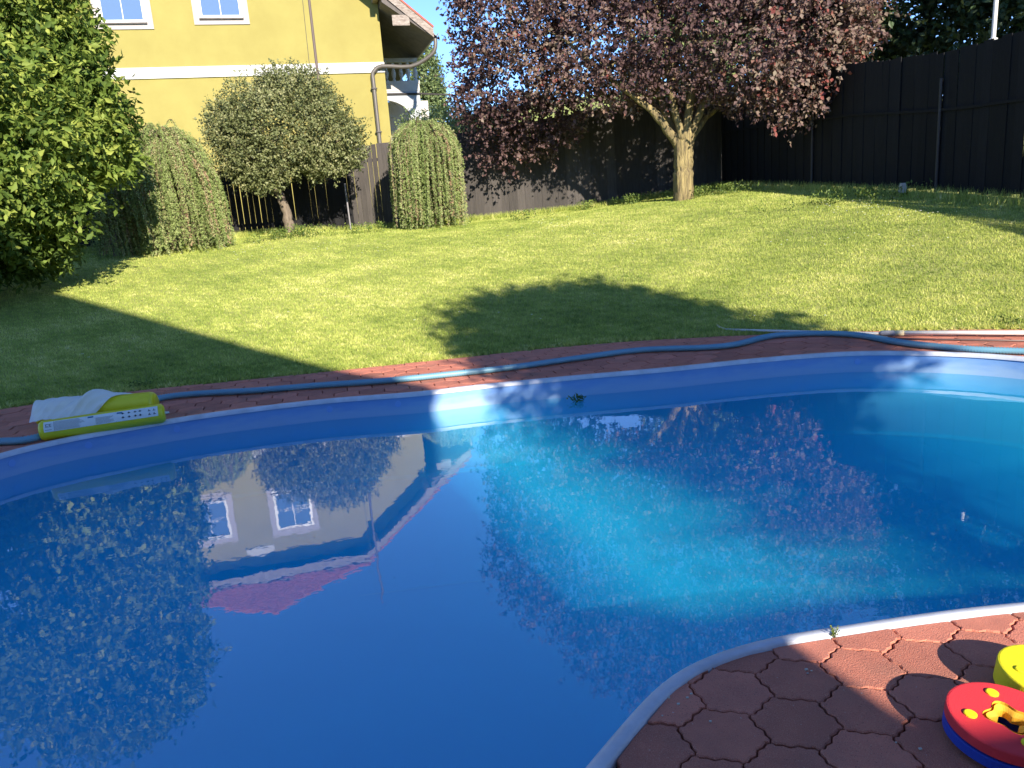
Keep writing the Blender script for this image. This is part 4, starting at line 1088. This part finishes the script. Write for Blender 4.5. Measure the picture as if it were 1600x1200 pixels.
def patch(s0, s1, t0, t1, r, mt, name, par, n=5):
    mb = MB(); vs = [on_tube(s0 + (s1 - s0) * i, t0 + (t1 - t0) * j / n, r) for j in range(n + 1) for i in (0, 1)]
    mb.add(vs, [(2 * j, 2 * j + 1, 2 * j + 3, 2 * j + 2) for j in range(n)]); return mb
lb = patch(.05, .95, .02, 1.12, .0795, 0, '', 0).build('label', M_label, t, smooth=True)
ink = MB(); rr = random.Random(4)
def mark(s0, s1, t0, t1): 
    m2 = patch(s0, s1, t0, t1, .0805, 0, '', 0, 1); ink.add(m2.v, m2.f)
for sx in (.125, .375, .61, .845): mark(sx, sx + .002, .04, 1.10)
for k in range(14): 
    tt = .10 + k * .068
    mark(.135, .135 + rr.uniform(.18, .235), tt, tt + .016)
for k in range(10): 
    tt = .10 + k * .068
    mark(.45, .45 + rr.uniform(.10, .15), tt, tt + .016)
for sx in (.66, .71, .76, .80):
    for tt in (.28, .70):
        mark(sx, sx + .012, tt, tt + .18); mark(sx - .008, sx + .02, tt + .05, tt + .09)
for sx in (.87, .91): 
    for tt in (.25, .62): mark(sx, sx + .022, tt, tt + .06); mark(sx + .006, sx + .012, tt + .06, tt + .2)
for k in range(3): mark(.06, .11, .2 + k * .28, .23 + k * .28)
for k in range(9): mark(.128, .133, .12 + k * .1, .17 + k * .1)
# the two letters of the conformity mark
for tt0, sx in ((.55, .065), (.55, .092)):
    mark(sx, sx + .004, tt0, tt0 + .22); mark(sx, sx + .018, tt0, tt0 + .035); mark(sx, sx + .018, tt0 + .19, tt0 + .225)
mark(.092, .106, .645, .675)
ink.build('print', M_ink, lb)
ib = MB()
for sx in (.39, .62):
    m2 = patch(sx, sx + .045, .82, 1.0, .0806, 0, '', 0, 2); ib.add(m2.v, m2.f)
ib.build('pictogram', M_inkblue, lb)
# thin white cloth over the back tube
mb = MB(); nu, nv = 48, 22; rr = np.random.default_rng(12); vs = []
axb = (bb_ - ba); axb /= np.linalg.norm(axb); sdb = np.array([axb[1], -axb[0], 0]); LB = np.linalg.norm(bb_ - ba)
for j in range(nv):
    for i in range(nu):
        s = i / (nu - 1); v = j / (nv - 1)
        end = .80 - .30 * v
        sl = .015 + s * end
        th = math.pi * .70 - v * math.pi * .78
        r = .106 + .012 * math.sin(s * 17 + v * 5) * (1 - abs(2 * v - 1)) + .006 * math.sin(s * 41 + v * 9)
        hump = .060 * math.exp(-((s - .74) / .16) ** 2) * math.sin(math.pi * min(1, v * 1.1)) + .018 * math.exp(-((s - .25) / .2) ** 2)
        p = ba + axb * sl * LB + sdb * math.cos(th) * (r + .02 * v) + np.array([0, 0, 1]) * (math.sin(th) * r + hump)
        if v > .80: p = p + sdb * (v - .80) * .25
        vs.append(p)
mb.add(vs, [(j * nu + i, j * nu + i + 1, (j + 1) * nu + i + 1, (j + 1) * nu + i) for j in range(nv - 1) for i in range(nu - 1)])
M_cloth = mat('thin_white_cloth', (.88, .88, .86), .75)
nt = M_cloth.node_tree; b_ = nt.nodes['Principled BSDF']; tr = nt.nodes.new('ShaderNodeBsdfTransparent'); mx = nt.nodes.new('ShaderNodeMixShader'); mx.inputs[0].default_value = .22
nt.links.new(b_.outputs[0], mx.inputs[1]); nt.links.new(tr.outputs[0], mx.inputs[2]); nt.links.new(mx.outputs[0], nt.nodes['Material Output'].inputs[0])
tag(mb.build('thin_cloth', M_cloth, smooth=True), 'crumpled thin white cloth draped over the yellow inflatable', 'cloth')

# swim discs
def disc_ring(c, r, z0, z1, hole, mt, name, par, tilt):
    """foam disc with a lobed arm hole; c, plane tilted by the matrix"""
    n = 72; mb = MB(); e = .006
    outer = [(r * math.cos(a), r * math.sin(a)) for a in np.linspace(0, 2 * math.pi, n, endpoint=False)]
    inner = [(hole(a) * math.cos(a), hole(a) * math.sin(a)) for a in np.linspace(0, 2 * math.pi, n, endpoint=False)]
    L_ = [([(x * (1 - e / r), y * (1 - e / r)) for x, y in outer], z0), (outer, z0 + e * .8), (outer, z1 - e * .8), ([(x * (1 - e / r * .35), y * (1 - e / r * .35)) for x, y in outer], z1 - e * .25), ([(x * (1 - e / r * 1.2), y * (1 - e / r * 1.2)) for x, y in outer], z1), (inner, z1), (inner, z0), ([(x * (1 - e / r), y * (1 - e / r)) for x, y in outer], z0)]
    vs = []; fs = []
    for lp, z in L_: vs += [c + tilt @ np.array([x, y, z]) for x, y in lp]
    for k in range(len(L_) - 1): fs += [(k * n + i, k * n + (i + 1) % n, (k + 1) * n + (i + 1) % n, (k + 1) * n + i) for i in range(n)]
    mb.add(vs, fs); return mb.build(name, mt, par)
def rotm(ax_, ay_, az_=0):
    return np.array((Matrix.Rotation(az_, 3, 'Z') @ Matrix.Rotation(ay_, 3, 'Y') @ Matrix.Rotation(ax_, 3, 'X')))
DC = gp(1577, 1122, .078)
T0 = rotm(rad(3), rad(4))
def star(r0, r1, k, ph): return lambda a: r0 + r1 * math.cos(k * a + ph)
RD = .149
def swim_disc(label, c, mt, zlo, zhi, T, name='swim_disc', insert=True):
    t = thing(name, label, 'swim disc', tuple(c), 'stacked foam swim discs')
    disc_ring(c, RD, zlo, zhi, star(.056, .010, 4, .6), mt, 'foam_ring', t, T)
    if insert:
        n = 48; mb = MB(); vs = []; A = np.linspace(0, 2 * math.pi, n, endpoint=False)
        h1 = star(.0555, .010, 4, .6); h2 = star(.034, .009, 4, .6)
        for hh, z in ((h1, zhi + .001), (h1, zlo + .004), (h2, zlo + .004), (h2, zhi - .012), (lambda a: h1(a) * .86, zhi - .002)):
            vs += [c + T @ np.array([hh(a) * math.cos(a), hh(a) * math.sin(a), z]) for a in A]
        fs = []
        for k in range(4): fs += [(k * n + i, k * n + (i + 1) % n, (k + 1) * n + (i + 1) % n, (k + 1) * n + i) for i in range(n)]
        mb.add(vs, fs); mb.build('arm_cuff', M_foam_or, t)
        for a in (rad(82), rad(172), rad(262), rad(352)):
            p = c + T @ np.array([math.cos(a) * .098, math.sin(a) * .098, 0])
            up = T @ np.array([0, 0, 1])
            mb = MB(); e1 = T @ np.array([1, 0, 0]); e2 = T @ np.array([0, 1, 0])
            mb.tube([p + up * (zhi - .01), p + up * (zhi + .004), p + up * (zhi + .0055)], [.0165, .0165, .014], 18); mb.build('peg', M_foam_yel, t)
    return t
swim_disc('blue foam swim disc at the bottom of the stack', DC, M_foam_blue, -.070, -.036, T0, insert=False)
swim_disc('red foam swim disc with yellow pegs on top of the blue one', DC, M_foam_red, -.034, .002, T0)
DY = gp(1652, 1055, .070)
T1 = rotm(rad(2), rad(6))
swim_disc('yellow foam swim disc touching the red one at the right edge', DY, M_foam_yel, -.066, .004, T1)

# weed in the joint by the near coping
c = gp(1304, 997)
r2 = np.random.default_rng(31); P_ = []; D_ = []
t = thing('small_weed', 'little weed growing in the joint by the near white rim', 'plant', tuple(c))
st = MB()
for k in range(9):
    d = np.array([r2.normal() * .5, r2.normal() * .4 + .2, 1.2]); d /= np.linalg.norm(d); l = r2.uniform(.02, .045); st.tube([c, c + d * l], .0008, 4)
    for q in range(7): P_.append(c + d * l * r2.uniform(.3, 1.1)); D_.append(r2.normal(size=3) + d)
st.build('stem', L_weed, t)
P_ = np.array(P_); D_ = np.array(D_); k = len(P_)
link('leaves', leaves_mesh('leaves', P_, D_, r2.normal(size=(k, 3)), r2.uniform(.005, .013, k), r2.uniform(.003, .006, k), r2.uniform(.4, 1, k)), L_weed, t)
# green leaf clump afloat at the far wall
c = gp(903, 627, ZW)
P_ = c + r2.normal(size=(70, 3)) * (.028, .02, .012) + (0, 0, .02); D_ = r2.normal(size=(70, 3)) + (0, 0, .5)
o = link('leaf_clump', leaves_mesh('leaf_clump', P_, D_, r2.normal(size=(70, 3)), r2.uniform(.02, .04, 70), r2.uniform(.014, .022, 70), r2.uniform(0, .4, 70)), L_shrub)
tag(o, 'small clump of green leaves floating against the far pool wall', 'leaves')
# crumbs on the paving, specks in the water
mb = MB()
for (x, y) in [(1260, 1046), (1268, 1048), (1262, 1052), (1590, 1020), (1596, 1023), (1586, 1026), (1438, 1170), (1400, 1160), (1110, 1127), (1074, 1090), (1080, 1084), (1035, 1118), (1590, 1195), (1045, 1090), (1060, 1100)]:
    p = gp(x, y, .003); s = rp.uniform(.002, .0045); mb.obox(p, (s, 0, 0), (0, s * .8, 0), (0, 0, s * .5))
mb.build('crumbs', mat('pale_grit', (.55, .52, .46), .9), kind='stuff')
# specks of pollen and leaf bits afloat
mb = MB()
for k in range(70):
    x, y = r2.uniform(100, 1500), 640 + 330 * r2.uniform(0, 1) ** 1.3
    p = gp(x, y, ZW + .002)
    if inside(off(-.05), [p[:2]])[0]:
        s_ = r2.uniform(.002, .006); a = r2.uniform(0, 3); e = np.array([math.cos(a), math.sin(a), 0]) * s_; g = np.array([-e[1], e[0], 0]) * .5
        mb.add([p - e, p + g, p + e, p - g], [(0, 1, 2, 3)])
mb.build('floating_specks', M_twig, kind='stuff')
